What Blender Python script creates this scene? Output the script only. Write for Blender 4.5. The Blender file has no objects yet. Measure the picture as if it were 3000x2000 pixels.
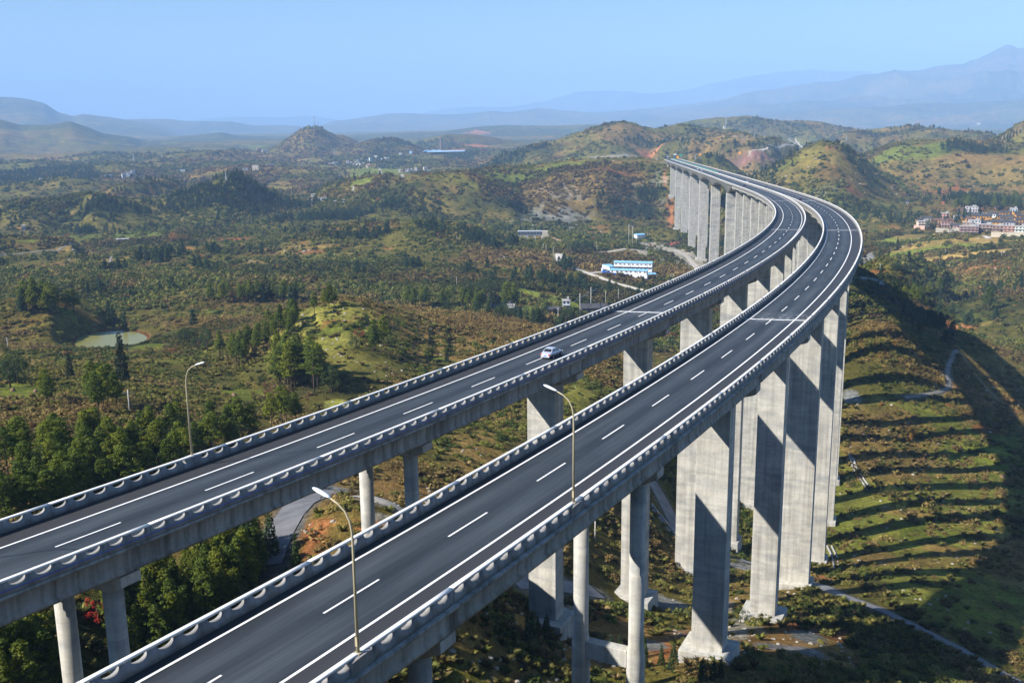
# Twin curved viaducts across a hazy valley of scrub hills, seen from a hillside
SUN_STRENGTH = 5.0; SKY_STRENGTH = .070; HAZE = 8.6e-5; HAZE_COL = (.40, .64, 1.0); HAZE_G = -.1; EXPOSURE = 1.0
import bpy, bmesh, math, random
import numpy as np
from mathutils import Vector, Matrix

random.seed(7); RNG = np.random.default_rng(7)
SC = bpy.context.scene
COL = SC.collection
R = math.radians

# ------------------------------------------------------------------ camera
F = 3078.6125; PITCH = 0.22319434; ROLL = -0.01178245       # focal length in pixels of a 3000 px wide frame
def cam_axes():
    cp, sp = math.cos(PITCH), math.sin(PITCH)
    fw = np.array([0, cp, -sp]); up = np.array([0, sp, cp]); rt = np.array([1., 0, 0])
    c, s = math.cos(ROLL), math.sin(ROLL)
    return c*rt + s*up, -s*rt + c*up, fw
RT, UP, FW = cam_axes()
cam = bpy.data.cameras.new('camera'); cam.sensor_width = 36.0; cam.lens = F/3000*36
cam.clip_start = 0.5; cam.clip_end = 90000
camo = bpy.data.objects.new('camera', cam); COL.objects.link(camo)
camo.matrix_world = Matrix(((RT[0], UP[0], -FW[0], 0), (RT[1], UP[1], -FW[1], 0), (RT[2], UP[2], -FW[2], 0), (0, 0, 0, 1)))
SC.camera = camo

def ray(px, py):                       # direction through a point of the photograph, unit forward depth
    return RT*((px-1500)/F) - UP*((py-1000)/F) + FW
def project(P):
    P = np.asarray(P, float); d = P@FW
    return 1500+F*(P@RT)/d, 1000-F*(P@UP)/d

# ------------------------------------------------------------------ noise
def _hash(ix, iy, seed):
    h = ix*np.uint32(374761393) + iy*np.uint32(668265263) + np.uint32((seed*974634777) & 0xffffffff)
    h = (h ^ (h >> np.uint32(13)))*np.uint32(1274126177)
    return ((h ^ (h >> np.uint32(16))) & np.uint32(0xffff)).astype(np.float32)*np.float32(1/65535)
def vnoise(x, y, seed=0):
    x = np.asarray(x); y = np.asarray(y); ix = np.floor(x); iy = np.floor(y); fx = (x-ix).astype(np.float32); fy = (y-iy).astype(np.float32)
    ix = ix.astype(np.int32).astype(np.uint32); iy = iy.astype(np.int32).astype(np.uint32); o = np.uint32(1)
    ux = fx*fx*fx*(fx*(fx*6-15)+10); uy = fy*fy*fy*(fy*(fy*6-15)+10)
    a = _hash(ix, iy, seed); b = _hash(ix+o, iy, seed); c = _hash(ix, iy+o, seed); d = _hash(ix+o, iy+o, seed)
    return (a+(b-a)*ux)*(1-uy) + (c+(d-c)*ux)*uy
def fbm(x, y, L, oct=4, seed=0, gain=.5):
    s = 0; a = 1; t = 0; x = np.asarray(x, float)/L; y = np.asarray(y, float)/L
    for k in range(oct):
        s = s + a*(vnoise(x, y, seed+k*17)-.5); t += a; a *= gain
        x, y = x*1.94*.8+y*1.94*.6+3.1, -x*1.94*.6+y*1.94*.8+7.7
    return s/t*2                                       # about -1..1
def ridged(x, y, L, oct=4, seed=0):
    s = 0; a = 1; t = 0; x = np.asarray(x, float)/L; y = np.asarray(y, float)/L
    for k in range(oct):
        s = s + a*(1-abs(2*vnoise(x, y, seed+k*31)-1)); t += a; a *= .5
        x, y = x*2*.8+y*2*.6+5.1, -x*2*.6+y*2*.8+1.7
    return s/t
def sstep(a, b, v):
    t = np.clip((v-a)/(b-a), 0, 1); return t*t*(3-2*t)

# ------------------------------------------------------------------ mesh helpers
def link(name, me, mat=None, parent=None):
    o = bpy.data.objects.new(name, me); COL.objects.link(o)
    if mat is not None and me is not None:
        if isinstance(mat, (list, tuple)):
            for m in mat: me.materials.append(m)
        else: me.materials.append(mat)
    if parent is not None: o.parent = parent
    return o
def np_mesh(name, V, Q, smooth=False, mats=None, uv=None):
    """V (n,3), Q (m,3|4) arrays or list of arrays of both"""
    me = bpy.data.meshes.new(name); V = np.asarray(V, np.float32)
    Qs = Q if isinstance(Q, list) else [Q]
    Qs = [np.asarray(q, np.int32) for q in Qs if len(q)]
    me.vertices.add(len(V)); me.vertices.foreach_set('co', V.ravel())
    li = np.concatenate([q.ravel() for q in Qs]); n = np.concatenate([np.full(len(q), q.shape[1], np.int32) for q in Qs])
    st = np.concatenate([[0], np.cumsum(n)[:-1]]).astype(np.int32)
    me.loops.add(len(li)); me.loops.foreach_set('vertex_index', li)
    me.polygons.add(len(n)); me.polygons.foreach_set('loop_start', st)
    if smooth: me.polygons.foreach_set('use_smooth', np.ones(len(n), bool))
    if mats is not None: me.polygons.foreach_set('material_index', np.asarray(mats, np.int32))
    if uv is not None:
        u = me.uv_layers.new(name='UVMap'); u.data.foreach_set('uv', np.asarray(uv, np.float32)[li].ravel())
    me.update(calc_edges=True); me.validate()
    return me
class MB:
    """collects boxes, tubes and polygons of ONE mesh"""
    def __init__(s): s.v = []; s.f = []
    def add(s, V, Fs):
        b = len(s.v); s.v += [tuple(map(float, p)) for p in V]; s.f += [tuple(b+i for i in f) for f in Fs]; return s
    def box(s, c, d, rz=0, ax=None, taper=1.0):
        hx, hy, hz = d[0]/2, d[1]/2, d[2]/2
        cs, sn = math.cos(rz), math.sin(rz); V = []
        for z, k in ((-hz, 1), (hz, taper)):
            for x, y in ((-hx*k, -hy*k), (hx*k, -hy*k), (hx*k, hy*k), (-hx*k, hy*k)):
                V.append((c[0]+x*cs-y*sn, c[1]+x*sn+y*cs, c[2]+z))
        return s.add(V, [(3, 2, 1, 0), (4, 5, 6, 7), (0, 1, 5, 4), (1, 2, 6, 5), (2, 3, 7, 6), (3, 0, 4, 7)])
    def tube(s, P, rad, n=8, cap=True):
        P = [Vector(p) for p in P]; rad = rad if hasattr(rad, '__len__') else [rad]*len(P); V = []; Fs = []
        a = None
        for i, p in enumerate(P):
            t = (P[min(i+1, len(P)-1)]-P[max(i-1, 0)]).normalized()
            if a is None:
                a = Vector((0, 0, 1)).cross(t)
                if a.length < .2: a = Vector((1, 0, 0)).cross(t)
            a = (a - t*a.dot(t)).normalized(); b = t.cross(a)
            for k in range(n):
                w = 2*math.pi*k/n; V.append(p+(a*math.cos(w)+b*math.sin(w))*rad[i])
        for i in range(len(P)-1):
            for k in range(n): Fs.append((i*n+k, i*n+(k+1) % n, (i+1)*n+(k+1) % n, (i+1)*n+k))
        if cap: Fs += [tuple(range(n))[::-1], tuple((len(P)-1)*n+k for k in range(n))]
        return s.add(V, Fs)
    def prism(s, poly, axis_o, ax, ay, az, depth):
        """extrude a 2-D polygon (in ax, ay) by depth along az, centred"""
        o, ax, ay, az = map(np.asarray, (axis_o, ax, ay, az)); n = len(poly)
        V = [o+ax*p[0]+ay*p[1]-az*depth/2 for p in poly]+[o+ax*p[0]+ay*p[1]+az*depth/2 for p in poly]
        return s.add(V, [tuple(range(n))[::-1], tuple(range(n, 2*n))]+[(i, (i+1) % n, n+(i+1) % n, n+i) for i in range(n)])
    def mesh(s, name, smooth=False):
        me = bpy.data.meshes.new(name); me.from_pydata(s.v, [], s.f)
        bm = bmesh.new(); bm.from_mesh(me); bmesh.ops.recalc_face_normals(bm, faces=bm.faces); bm.to_mesh(me); bm.free()
        if smooth: me.polygons.foreach_set('use_smooth', np.ones(len(me.polygons), bool))
        return me
    def build(s, name, mat, parent=None, smooth=False, bevel=0):
        o = link(name, s.mesh(name, smooth), mat, parent)
        if bevel:
            b = o.modifiers.new('bevel', 'BEVEL'); b.width = bevel; b.segments = 2; b.limit_method = 'ANGLE'
        return o
def tag(o, label=None, cat=None, group=None, kind=None):
    if label: o['label'] = label
    if cat: o['category'] = cat
    if group: o['group'] = group
    if kind: o['kind'] = kind
    return o
def thing(name, loc, label, cat, group=None, rz=0):
    o = bpy.data.objects.new(name, None); COL.objects.link(o); o.empty_display_size = .5
    o.location = loc; o.rotation_euler = (0, 0, rz); return tag(o, label, cat, group)
def children_of(o): return [c for c in o.children]
def copy_tree(o, parent=None):
    c = o.copy(); COL.objects.link(c)
    if parent is not None: c.parent = parent
    for ch in o.children: copy_tree(ch, c)
    return c

# ------------------------------------------------------------------ materials
def new_mat(name):
    m = bpy.data.materials.new(name); m.use_nodes = True; nt = m.node_tree
    b = nt.nodes['Principled BSDF']; b.inputs['Roughness'].default_value = .85
    b.inputs['Specular IOR Level'].default_value = .3
    return m, nt, b
def nd(nt, typ, **kw):
    n = nt.nodes.new(typ)
    for k, v in kw.items(): setattr(n, k, v)
    return n
def noise(nt, scale, detail=4, rough=.6, coord=None, vec_scale=None, obj=True):
    if coord is None:
        tc = nd(nt, 'ShaderNodeTexCoord'); coord = tc.outputs['Object']
    if vec_scale is not None:
        mp = nd(nt, 'ShaderNodeMapping'); mp.inputs['Scale'].default_value = vec_scale
        nt.links.new(coord, mp.inputs['Vector']); coord = mp.outputs['Vector']
    n = nd(nt, 'ShaderNodeTexNoise'); n.inputs['Scale'].default_value = scale; n.inputs['Detail'].default_value = detail
    n.inputs['Roughness'].default_value = rough; nt.links.new(coord, n.inputs['Vector'])
    return n.outputs['Fac']
def ramp(nt, fac, stops):
    r = nd(nt, 'ShaderNodeValToRGB'); e = r.color_ramp.elements
    while len(e) < len(stops): e.new(.5)
    for i, (p, c) in enumerate(stops):
        e[i].position = p; e[i].color = (*c, 1) if len(c) == 3 else c
    nt.links.new(fac, r.inputs['Fac']); return r.outputs['Color']
def mixc(nt, fac, a, b, mode='MIX'):
    m = nd(nt, 'ShaderNodeMix', data_type='RGBA', blend_type=mode)
    for sock, v in ((m.inputs[0], fac), (m.inputs[6], a), (m.inputs[7], b)):
        if hasattr(v, 'is_output'): nt.links.new(v, sock)
        elif isinstance(v, (int, float)): sock.default_value = v
        else: sock.default_value = (*v, 1) if len(v) == 3 else v
    return m.outputs[2]
def bump(nt, b, h, strength=.3, dist=.1):
    n = nd(nt, 'ShaderNodeBump'); n.inputs['Strength'].default_value = strength; n.inputs['Distance'].default_value = dist
    nt.links.new(h, n.inputs['Height']); nt.links.new(n.outputs['Normal'], b.inputs['Normal'])
def plain(name, col, rough=.8, var=.12, scale=.6, metal=0., spec=.3):
    m, nt, b = new_mat(name)
    f = noise(nt, scale, 5)
    c = ramp(nt, f, [(.3, tuple(x*(1-var) for x in col)), (.7, tuple(min(1, x*(1+var)) for x in col))])
    nt.links.new(c, b.inputs['Base Color']); b.inputs['Roughness'].default_value = rough
    b.inputs['Metallic'].default_value = metal; b.inputs['Specular IOR Level'].default_value = spec
    return m
# ------------------------------------------------------------------ viaduct alignment (metres; camera at the origin)
KS = np.array([0,100,200,300,400,500,600,700,800,900,1000,1300,1900.]); GS = np.array([0,150,300,450,600,800,1000,1300,1600,1900.])
BS = np.array([0,150,300,450,700.]); DS = 5.; S = np.arange(-140, 1961, DS); I0 = int(np.searchsorted(S, 0))
KR = [-.651,-.701,-.677,-.692,-.692,-.785,-.239,-.0,-.0,0,0,0,0]
KL = [-.806,-.678,-.700,-.694,-.712,-.706,-.628,-.026,.071,-.038,.006,-.003,.07]
GR = [-3.430,-3.870,-4.048,-4.132,-3.460,-3.112,-3.341,-3.394,-3.361,-3.340]
BK = np.array([5.433,4.270,1.509,3.112,2.079])*.01
def integ(x0, y0, t0, k):
    kk = np.where(S < 0, 0, np.interp(S, KS, k))*1e-3
    th = np.cumsum(kk)*DS; th = th-th[I0]+t0
    x = np.cumsum(np.sin(th))*DS; y = np.cumsum(np.cos(th))*DS
    return x-x[I0]+x0, y-y[I0]+y0, th
_g = np.cumsum(np.interp(S, GS, GR)*.01)*DS; ZP = _g-_g[I0]-31.600
LX, LY, LT = integ(-34.5526, 73.7848, .53849, KL)
RX, RY, RTH = integ(-12.2361, 61.5892, .50822, KR)
LZ = np.interp(S*1.00157+16.39, S, ZP); LB = np.interp(S*1.00157+16.39, BS, BK)
RZ = ZP.copy(); RB = np.interp(S, BS, BK)
# beyond the bend the right carriageway runs parallel to the left one
LN = np.c_[np.cos(LT), -np.sin(LT)]
j0 = int(np.searchsorted(S, 610)); a = np.array([RX[j0], RY[j0]])
k0 = int(np.argmin((LX-a[0])**2+(LY-a[1])**2)); g0 = float(((a-np.array([LX[k0], LY[k0]]))*LN[k0]).sum())
gap = 10.6+(g0-10.6)*np.clip(1-(S-S[k0])/60, 0, 1)
off = np.c_[LX, LY]+LN*gap[:, None]
n_tail = len(S)-1-j0
for i in range(1, n_tail+1):
    k = k0+i
    if k < len(S): RX[j0+i], RY[j0+i], RTH[j0+i], RZ[j0+i] = off[k, 0], off[k, 1], LT[k], LZ[k]+gap[k]*LB[k]
ws = np.arange(-6, 7); 
for arr in (RX, RY, RTH, RZ):
    sm = np.convolve(arr, np.ones(13)/13, 'valid'); lo = j0-12; hi = j0+24
    arr[lo:hi] = sm[lo-6:hi-6]
class Line:
    def __init__(s, X, Y, T, Z, B): s.X, s.Y, s.T, s.Z, s.B = X, Y, T, Z, B
    def at(s, st, off=0., dz=0.):
        st = np.asarray(st, float); off = np.asarray(off, float)
        X = np.interp(st, S, s.X); Y = np.interp(st, S, s.Y); T = np.interp(st, S, s.T); Z = np.interp(st, S, s.Z); B = np.interp(st, S, s.B)
        return np.stack(np.broadcast_arrays(X+np.cos(T)*off, Y-np.sin(T)*off, Z+off*B+dz), -1)
    def frame(s, st):
        T = float(np.interp(st, S, s.T)); return np.array([math.cos(T), -math.sin(T), 0]), np.array([math.sin(T), math.cos(T), 0])
LEFT = Line(LX, LY, LT, LZ, LB); RIGHT = Line(RX, RY, RTH, RZ, RB)
S_END = 1660.0

# ------------------------------------------------------------------ terrain: polar height field
AZ = np.radians(np.r_[np.linspace(-80, -31, 40)[:-1], np.linspace(-31, 31, 1150), np.linspace(31, 80, 40)[1:]])
RR = np.r_[np.array([8, 14, 20, 26, 32, 38, 44, 50]), np.geomspace(55, 34000, 900)]
GA, GRR = np.meshgrid(AZ, RR, indexing='xy'); GX = GRR*np.sin(GA); GY = GRR*np.cos(GA); LR = np.log(RR)
def polar(px, py, d):                 # a point of the photograph at horizontal distance d
    v = ray(px, py); k = d/math.hypot(v[0], v[1]); return v*k
# ground points: (x, y, z)
CP = []
for px, py, d in [(300,1700,125),(50,1900,105),(100,1250,215),(400,1150,270),(700,1165,305),(50,1150,290),(50,1040,400),(320,985,520),
                  (1500,945,470),(1300,890,640),(1480,850,700),(1850,800,900),(1700,700,1150),(1620,695,1250),(100,800,850),(700,780,850),
                  (330,705,1250),(650,690,1250),(950,1450,165),(1130,1530,128),(150,900,640),(600,850,660),(1000,690,1150),(1330,640,1400),
                  (2920,1950,190),(2700,1700,228),(2850,1500,324),(2600,1450,326),(2850,1250,428),(2620,1250,415),(2700,1080,505),(2900,1000,600),
                  (2550,950,560),(2850,870,800),(2650,800,840),(2900,760,1010),(2750,720,1120),(2850,668,1330),(2600,640,1380),(2950,600,1600),
                  (1400,1300,225),(1500,1150,300),(1300,1100,330),(1750,1150,290),(700,1000,440),(1700,1000,420)]:
    CP.append(polar(px, py, d))
for w, s, z in [('R',85,-77.4),('R',125,-90.7),('R',165,-102.5),('R',205,-115),('R',245,-119.5),('R',330,-119),('R',450,-112),('L',85,-79),('L',125,-92.7),('L',165,-104),('L',205,-114),('L',300,-124),
                ('L',450,-132),('L',600,-140),('L',775,-147),('L',895,-150),('L',1015,-158),('L',1135,-162),('L',1255,-166),('L',1375,-172),
                ('L',1480,-165),('R',45,-71),('R',5,-62),('L',43,-66),('L',3,-63),('R',-60,-45),('R',-130,-34)]:
    p = (LEFT if w == 'L' else RIGHT).at(s, -1.0 if w == 'L' else 1.0); CP.append(np.array([p[0], p[1], z]))
CP += [np.array(p, float) for p in [(150,260,-119),(210,364,-126),(181,471,-106),(221,655,-118),(204,478,-121),(171,345,-127),(204,461,-127),(143,284,-121),(190,411,-126),(288,672,-148),(315,776,-160),(322,897,-165),(250,496,-133),(0,6,-14),(5,10,-18),(-5,10,-18),(20,20,-30),(-20,20,-28),(0,40,-40),(30,45,-46),(60,70,-62),(-60,40,-40),(120,60,-70),(-120,60,-45),(250,100,-75),(-250,120,-60)]]
for az in (-75, -40, -20, 0, 20, 40, 75):
    for d, z in ((2000, -168), (3500, -172), (6000, -205), (10000, -265), (16000, -400), (24000, -620), (34000, -950)):
        if d > 2500 or abs(az) > 25: CP.append(np.array([d*math.sin(R(az)), d*math.cos(R(az)), z]))
for az in (-24, -14, -6, 2, 10): CP.append(np.array([2200*math.sin(R(az)), 2200*math.cos(R(az)), -172]))
CP = np.array(CP)
def uv_of(x, y): return np.stack([np.arctan2(x, y)*1.6, np.log(np.hypot(x, y)+30)], -1)
def tps(r2): return np.where(r2 > 0, .5*r2*np.log(np.maximum(r2, 1e-12)), 0)
_u = uv_of(CP[:, 0], CP[:, 1]); _n = len(CP)
_K = tps(((_u[:, None]-_u[None])**2).sum(-1))+np.eye(_n)*.0008; _Pm = np.c_[np.ones(_n), _u]
_A = np.zeros((_n+3, _n+3)); _A[:_n, :_n] = _K; _A[:_n, _n:] = _Pm; _A[_n:, :_n] = _Pm.T
_w = np.linalg.solve(_A, np.r_[CP[:, 2], 0, 0, 0])
# evaluate coarsely, then interpolate (the base is smooth)
_ca = np.linspace(AZ[0], AZ[-1], 150); _cl = np.linspace(LR[0], LR[-1], 150)
_cg = np.stack(np.meshgrid(_ca*1.6, np.log(np.exp(_cl)+30), indexing='xy'), -1)
_zc = np.zeros(_cg.shape[:2])
for i in range(_n): _zc += _w[i]*tps(((_cg-_u[i])**2).sum(-1))
_zc += _w[_n]+_cg[..., 0]*_w[_n+1]+_cg[..., 1]*_w[_n+2]
def bil(grid, fa, fl):
    ia = np.clip(fa.astype(int), 0, grid.shape[1]-2); il = np.clip(fl.astype(int), 0, grid.shape[0]-2); a = fa-ia; l = fl-il
    return (grid[il, ia]*(1-a)+grid[il, ia+1]*a)*(1-l)+(grid[il+1, ia]*(1-a)+grid[il+1, ia+1]*a)*l
Z = bil(_zc, (GA-_ca[0])/(_ca[1]-_ca[0]), (np.log(GRR)-_cl[0])/(_cl[1]-_cl[0]))
Z = np.maximum(Z, -1000)
# rolling relief
amp = sstep(300, 900, GRR)*(1-.35*sstep(4000, 9000, GRR))
roll = (ridged(GX, GY, 420, 4, 3)-.55)*50+fbm(GX, GY, 160, 4, 5)*9
Z += roll*amp*sstep(900, 2200, GRR)+fbm(GX, GY, 120, 4, 11)*4.5*sstep(250, 700, GRR)*(1-sstep(900, 2200, GRR)*.5)+fbm(GX, GY, 35, 4, 21)*.9*sstep(60, 150, GRR)

# hills and ridges: crest polylines of the photograph, each at its own distance: (pts, d, front width, back width, roughness)
HILLS = [
 ([(560,352),(680,342),(820,345),(900,340),(1050,360),(1180,345),(1300,318),(1400,314),(1500,312),(1600,296),(1700,270),(1800,263),(1900,278),(2000,268),(2100,242),(2200,222),(2300,207),(2420,208),(2550,214),(2700,212)], 17500, 2600, 3000, .12),
 ([(1560,350),(1700,332),(1850,322),(2000,306),(2100,298),(2190,272),(2290,262),(2400,246),(2460,241),(2520,222),(2600,213),(2690,208),(2750,196),(2830,188),(2870,176),(2920,160),(2955,146),(2985,153),(3030,146),(3200,110),(3500,90)], 12000, 4200, 3000, .20),
 ([(1000,352),(1080,340),(1180,331),(1300,337),(1370,335),(1440,326),(1490,330),(1580,318),(1650,325),(1740,330),(1850,326),(1950,338),(2100,348)], 10500, 1500, 2000, .16),
 ([(2000,360),(2150,352),(2300,330),(2420,318),(2600,312),(2700,300),(2800,305),(2950,296),(3200,270)], 8200, 1500, 2500, .16),
 ([(-300,260),(-100,272),(0,284),(70,290),(130,302),(170,330),(215,342),(240,335),(330,345),(430,362),(500,384),(560,402)], 7800, 2200, 2500, .14),
 ([(340,352),(410,349),(480,348),(560,356),(680,356),(740,369),(820,367),(900,372),(1000,366),(1100,364),(1250,375),(1350,372)], 9200, 900, 1500, .12),
 ([(-200,350),(0,350),(60,368),(150,366),(205,356),(250,372),(300,392),(380,405),(450,432)], 5200, 1100, 1500, .10),
 ([(430,418),(520,402),(580,395),(650,387),(700,400),(780,420)], 6100, 700, 1000, .10),
 ([(1100,395),(1200,388),(1300,385),(1400,372),(1480,366),(1580,369),(1700,366),(1800,362)], 6000, 800, 1200, .07),
 ([(1190,428),(1240,410),(1310,394),(1390,393),(1440,402),(1510,420)], 4700, 350, 500, .14),
 ([(1050,425),(1090,412),(1150,407),(1190,415),(1215,432)], 3900, 220, 300, .14),
 ([(960,400),(1000,390),(1050,415),(1080,440)], 4350, 200, 260, .08),
 ([(780,450),(820,425),(860,396),(895,376),(918,368),(938,370),(962,384),(990,402),(1040,425),(1080,446)], 4150, 430, 500, .05),
 ([(1960,368),(2030,352),(2100,345),(2200,341),(2290,355),(2380,352),(2450,368),(2530,382)], 4200, 500, 700, .12),
 ([(2480,390),(2540,380),(2610,376),(2670,367),(2720,372),(2800,384),(2900,395)], 3200, 350, 500, .12),
 ([(1480,450),(1560,425),(1640,408),(1720,382),(1780,363),(1820,355),(1855,360),(1910,378),(1960,370),(2020,364),(2060,375),(2120,380),(2180,388),(2260,420)], 2750, 430, 500, .10),
 ([(1950,420),(2000,408),(2080,400),(2140,386),(2200,398),(2280,405),(2330,425)], 2450, 160, 300, .10),
 ([(2810,440),(2860,424),(2920,402),(2960,378),(3010,342),(3100,300),(3300,270)], 2300, 450, 600, .10),
 ([(2500,470),(2560,440),(2620,416),(2700,403),(2760,406),(2810,401),(2870,420),(2950,424),(3050,415),(3300,420)], 2050, 420, 350, .06),
 ([(2150,535),(2230,505),(2290,470),(2340,440),(2380,417),(2412,410),(2450,416),(2500,440),(2545,475),(2590,515),(2640,545)], 1680, 280, 260, .05),
 ([(380,605),(440,590),(520,565),(600,542),(650,520),(690,506),(725,516),(780,548),(840,578),(895,606)], 1600, 190, 200, .08),
 ([(-150,610),(0,600),(60,592),(120,590),(200,580),(250,563),(310,570),(370,585),(430,592),(520,600)], 1570, 170, 200, .14),
 ([(280,570),(340,545),(400,528),(470,523),(540,540),(590,560)], 1990, 150, 200, .14),
 ([(150,505),(230,490),(320,478),(400,488),(470,500)], 3000, 200, 300, .14),
 ([(-50,480),(60,470),(150,476),(230,490)], 3500, 250, 300, .14),
 ([(430,470),(520,450),(620,442),(700,452),(770,470)], 3600, 250, 300, .14),
 ([(580,505),(660,492),(760,485),(860,492),(960,505)], 2500, 200, 250, .12),
 ([(0,545),(80,535),(180,520),(260,528),(330,540)], 2250, 180, 250, .14),
 ([(980,535),(1060,520),(1150,511),(1260,507),(1340,502),(1400,497),(1450,489),(1560,487),(1650,474),(1760,466),(1880,462),(1950,464),(2010,474)], 1690, 260, 220, .05),
 ([(1130,555),(1190,532),(1250,514),(1310,505),(1350,502),(1400,514),(1450,540),(1490,560)], 1500, 150, 110, .05),
 ([(2000,476),(2040,458),(2090,450),(2130,466),(2160,490),(2185,515)], 1860, 110, 120, .06),
 ([(1700,670),(1770,650),(1850,645),(1920,655),(1965,675)], 1330, 70, 60, .06),
 ([(1860,690),(1900,668),(1935,665),(1975,676),(2010,692)], 1240, 45, 50, .06),
 ([(660,1010),(760,960),(840,925),(900,900),(960,884),(1010,877),(1060,884),(1130,905),(1200,930),(1300,962),(1420,985)], 405, 165, 90, .06),
 ([(520,870),(600,850),(680,838),(780,832),(880,842),(960,862),(1000,880)], 640, 75, 60, .06),
 ([(-60,890),(40,868),(120,862),(200,872),(280,905)], 560, 75, 60, .06),
 ([(180,785),(280,762),(380,750),(500,745),(620,752),(700,765),(780,790)], 900, 110, 90, .07),
 ([(770,725),(860,700),(960,668),(1080,652),(1200,648),(1300,652),(1400,668),(1480,700)], 1050, 140, 90, .08),
 ([(1190,820),(1280,795),(1380,782),(1480,790),(1560,810)], 820, 90, 60, .07),
 ([(-100,672),(40,690),(120,690),(200,705)], 1080, 150, 60, .05),
 ([(2480,815),(2560,770),(2620,752),(2680,762),(2760,790)], 850, 60, 60, .05),
]
for hp, d, wf, wb, rough in HILLS:
    if d > 5000: q = 1.6 if d > 7000 else 1.3; d, wf, wb = d*q, wf*q, wb*q
    q = []
    for px, py in hp:
        v = ray(px, py); hh = math.hypot(v[0], v[1]); q.append((math.atan2(v[0], v[1]), v[2]/hh))
    q = np.array(q)
    c0 = max(0, np.searchsorted(AZ, q[0, 0]-.12)-1); c1 = min(len(AZ), np.searchsorted(AZ, q[-1, 0]+.12)+1)
    r0 = max(0, np.searchsorted(RR, d*.88-wf)-1); r1 = min(len(RR), np.searchsorted(RR, d*1.12+wb)+1)
    sl = (slice(r0, r1), slice(c0, c1)); a = AZ[c0:c1]; x, y = GX[sl], GY[sl]
    dd = d*(1+.035*fbm(a*14, a*0+d, 1.0, 2, int(d))*(1 if d > 600 else .2))
    te = np.interp(a, q[:, 0], q[:, 1]); kk = 9 if d < 5000 else 5; te = np.convolve(np.pad(te, kk, 'edge'), np.hanning(2*kk+3)[1:-1]/np.hanning(2*kk+3)[1:-1].sum(), 'valid'); zc = dd*te
    span = q[-1, 0]-q[0, 0]; e = np.clip(np.minimum((a-q[0, 0]), (q[-1, 0]-a))/(.04*span)+.0, -1, 0)
    t = GRR[sl]-dd[None, :]
    tw = t+fbm(x, y, wf*.5, 3, int(d)+5)*wf*.16
    tn = np.where(tw < 0, tw/wf, tw/wb)
    g = .5*(1+np.cos(np.pi*np.clip(tn, -1, 1)))
    g = g*.75+.25*np.clip(1-abs(tn), 0, 1)
    zb = Z[sl]; h = (zc[None, :]-zb)
    gul = (ridged(x, y, wf*.33, 4, int(d)+9)-.6)
    zz = zb+h*np.clip(g*(1+gul*rough*6*(1-g)*2), 0, 1.1)+gul*rough*abs(h)*.8*g+fbm(x, y, max(30, wf*.06), 3, 77)*abs(h)*.012*g
    end = np.clip(1+np.minimum(a-q[0, 0], q[-1, 0]-a)/(.10*span+.004), 0, 1)[None, :]; end = end*end*(3-2*end)
    Z[sl] = np.where(h > 0, np.maximum(zb, zb+(zz-zb)*end), zb)

def zfun(x, y):
    x = np.asarray(x, float); y = np.asarray(y, float)
    az = np.arctan2(x, y); lr = np.log(np.hypot(x, y)+1e-9)
    fa = np.interp(az, AZ, np.arange(len(AZ))); fl = np.interp(lr, LR, np.arange(len(LR)))
    return bil(Z, fa, fl)
def place(px, py, dmin=40.):          # where the sight line through a point of the photograph meets the ground
    v = ray(px, py); hh = math.hypot(v[0], v[1]); az = math.atan2(v[0], v[1]); te = v[2]/hh
    fa = float(np.interp(az, AZ, np.arange(len(AZ)))); i = min(int(fa), len(AZ)-2); w = fa-i
    zc = Z[:, i]*(1-w)+Z[:, i+1]*w; dlt = zc-RR*te
    ok = np.nonzero((dlt >= 0) & (RR > dmin))[0]
    if len(ok) == 0: k = len(RR)-1; r = RR[k]
    else:
        k = ok[0]
        if k == 0: r = RR[0]
        else: t = -dlt[k-1]/(dlt[k]-dlt[k-1]+1e-12); r = RR[k-1]+(RR[k]-RR[k-1])*min(max(t, 0), 1)
    return np.array([r*math.sin(az), r*math.cos(az), r*te])
def in_poly(x, y, poly):
    c = np.zeros(x.shape, bool); n = len(poly); j = n-1
    for i in range(n):
        xi, yi, xj, yj = poly[i][0], poly[i][1], poly[j][0], poly[j][1]
        c ^= ((yi > y) != (yj > y)) & (x < (xj-xi)*(y-yi)/(yj-yi+1e-12)+xi); j = i
    return c
def blob(px, py, wx, wy):             # an ellipse on the ground: centre and half sizes as seen in the photograph
    c = place(px, py); d = math.hypot(c[0], c[1]); a = wx/F*d
    n = place(px, py+wy*.7); f = place(px, py-wy*.7)
    b = min(max(.72*(math.hypot(f[0], f[1])-math.hypot(n[0], n[1])), .4*a*.3), 6*a)
    return c, a, b
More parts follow.
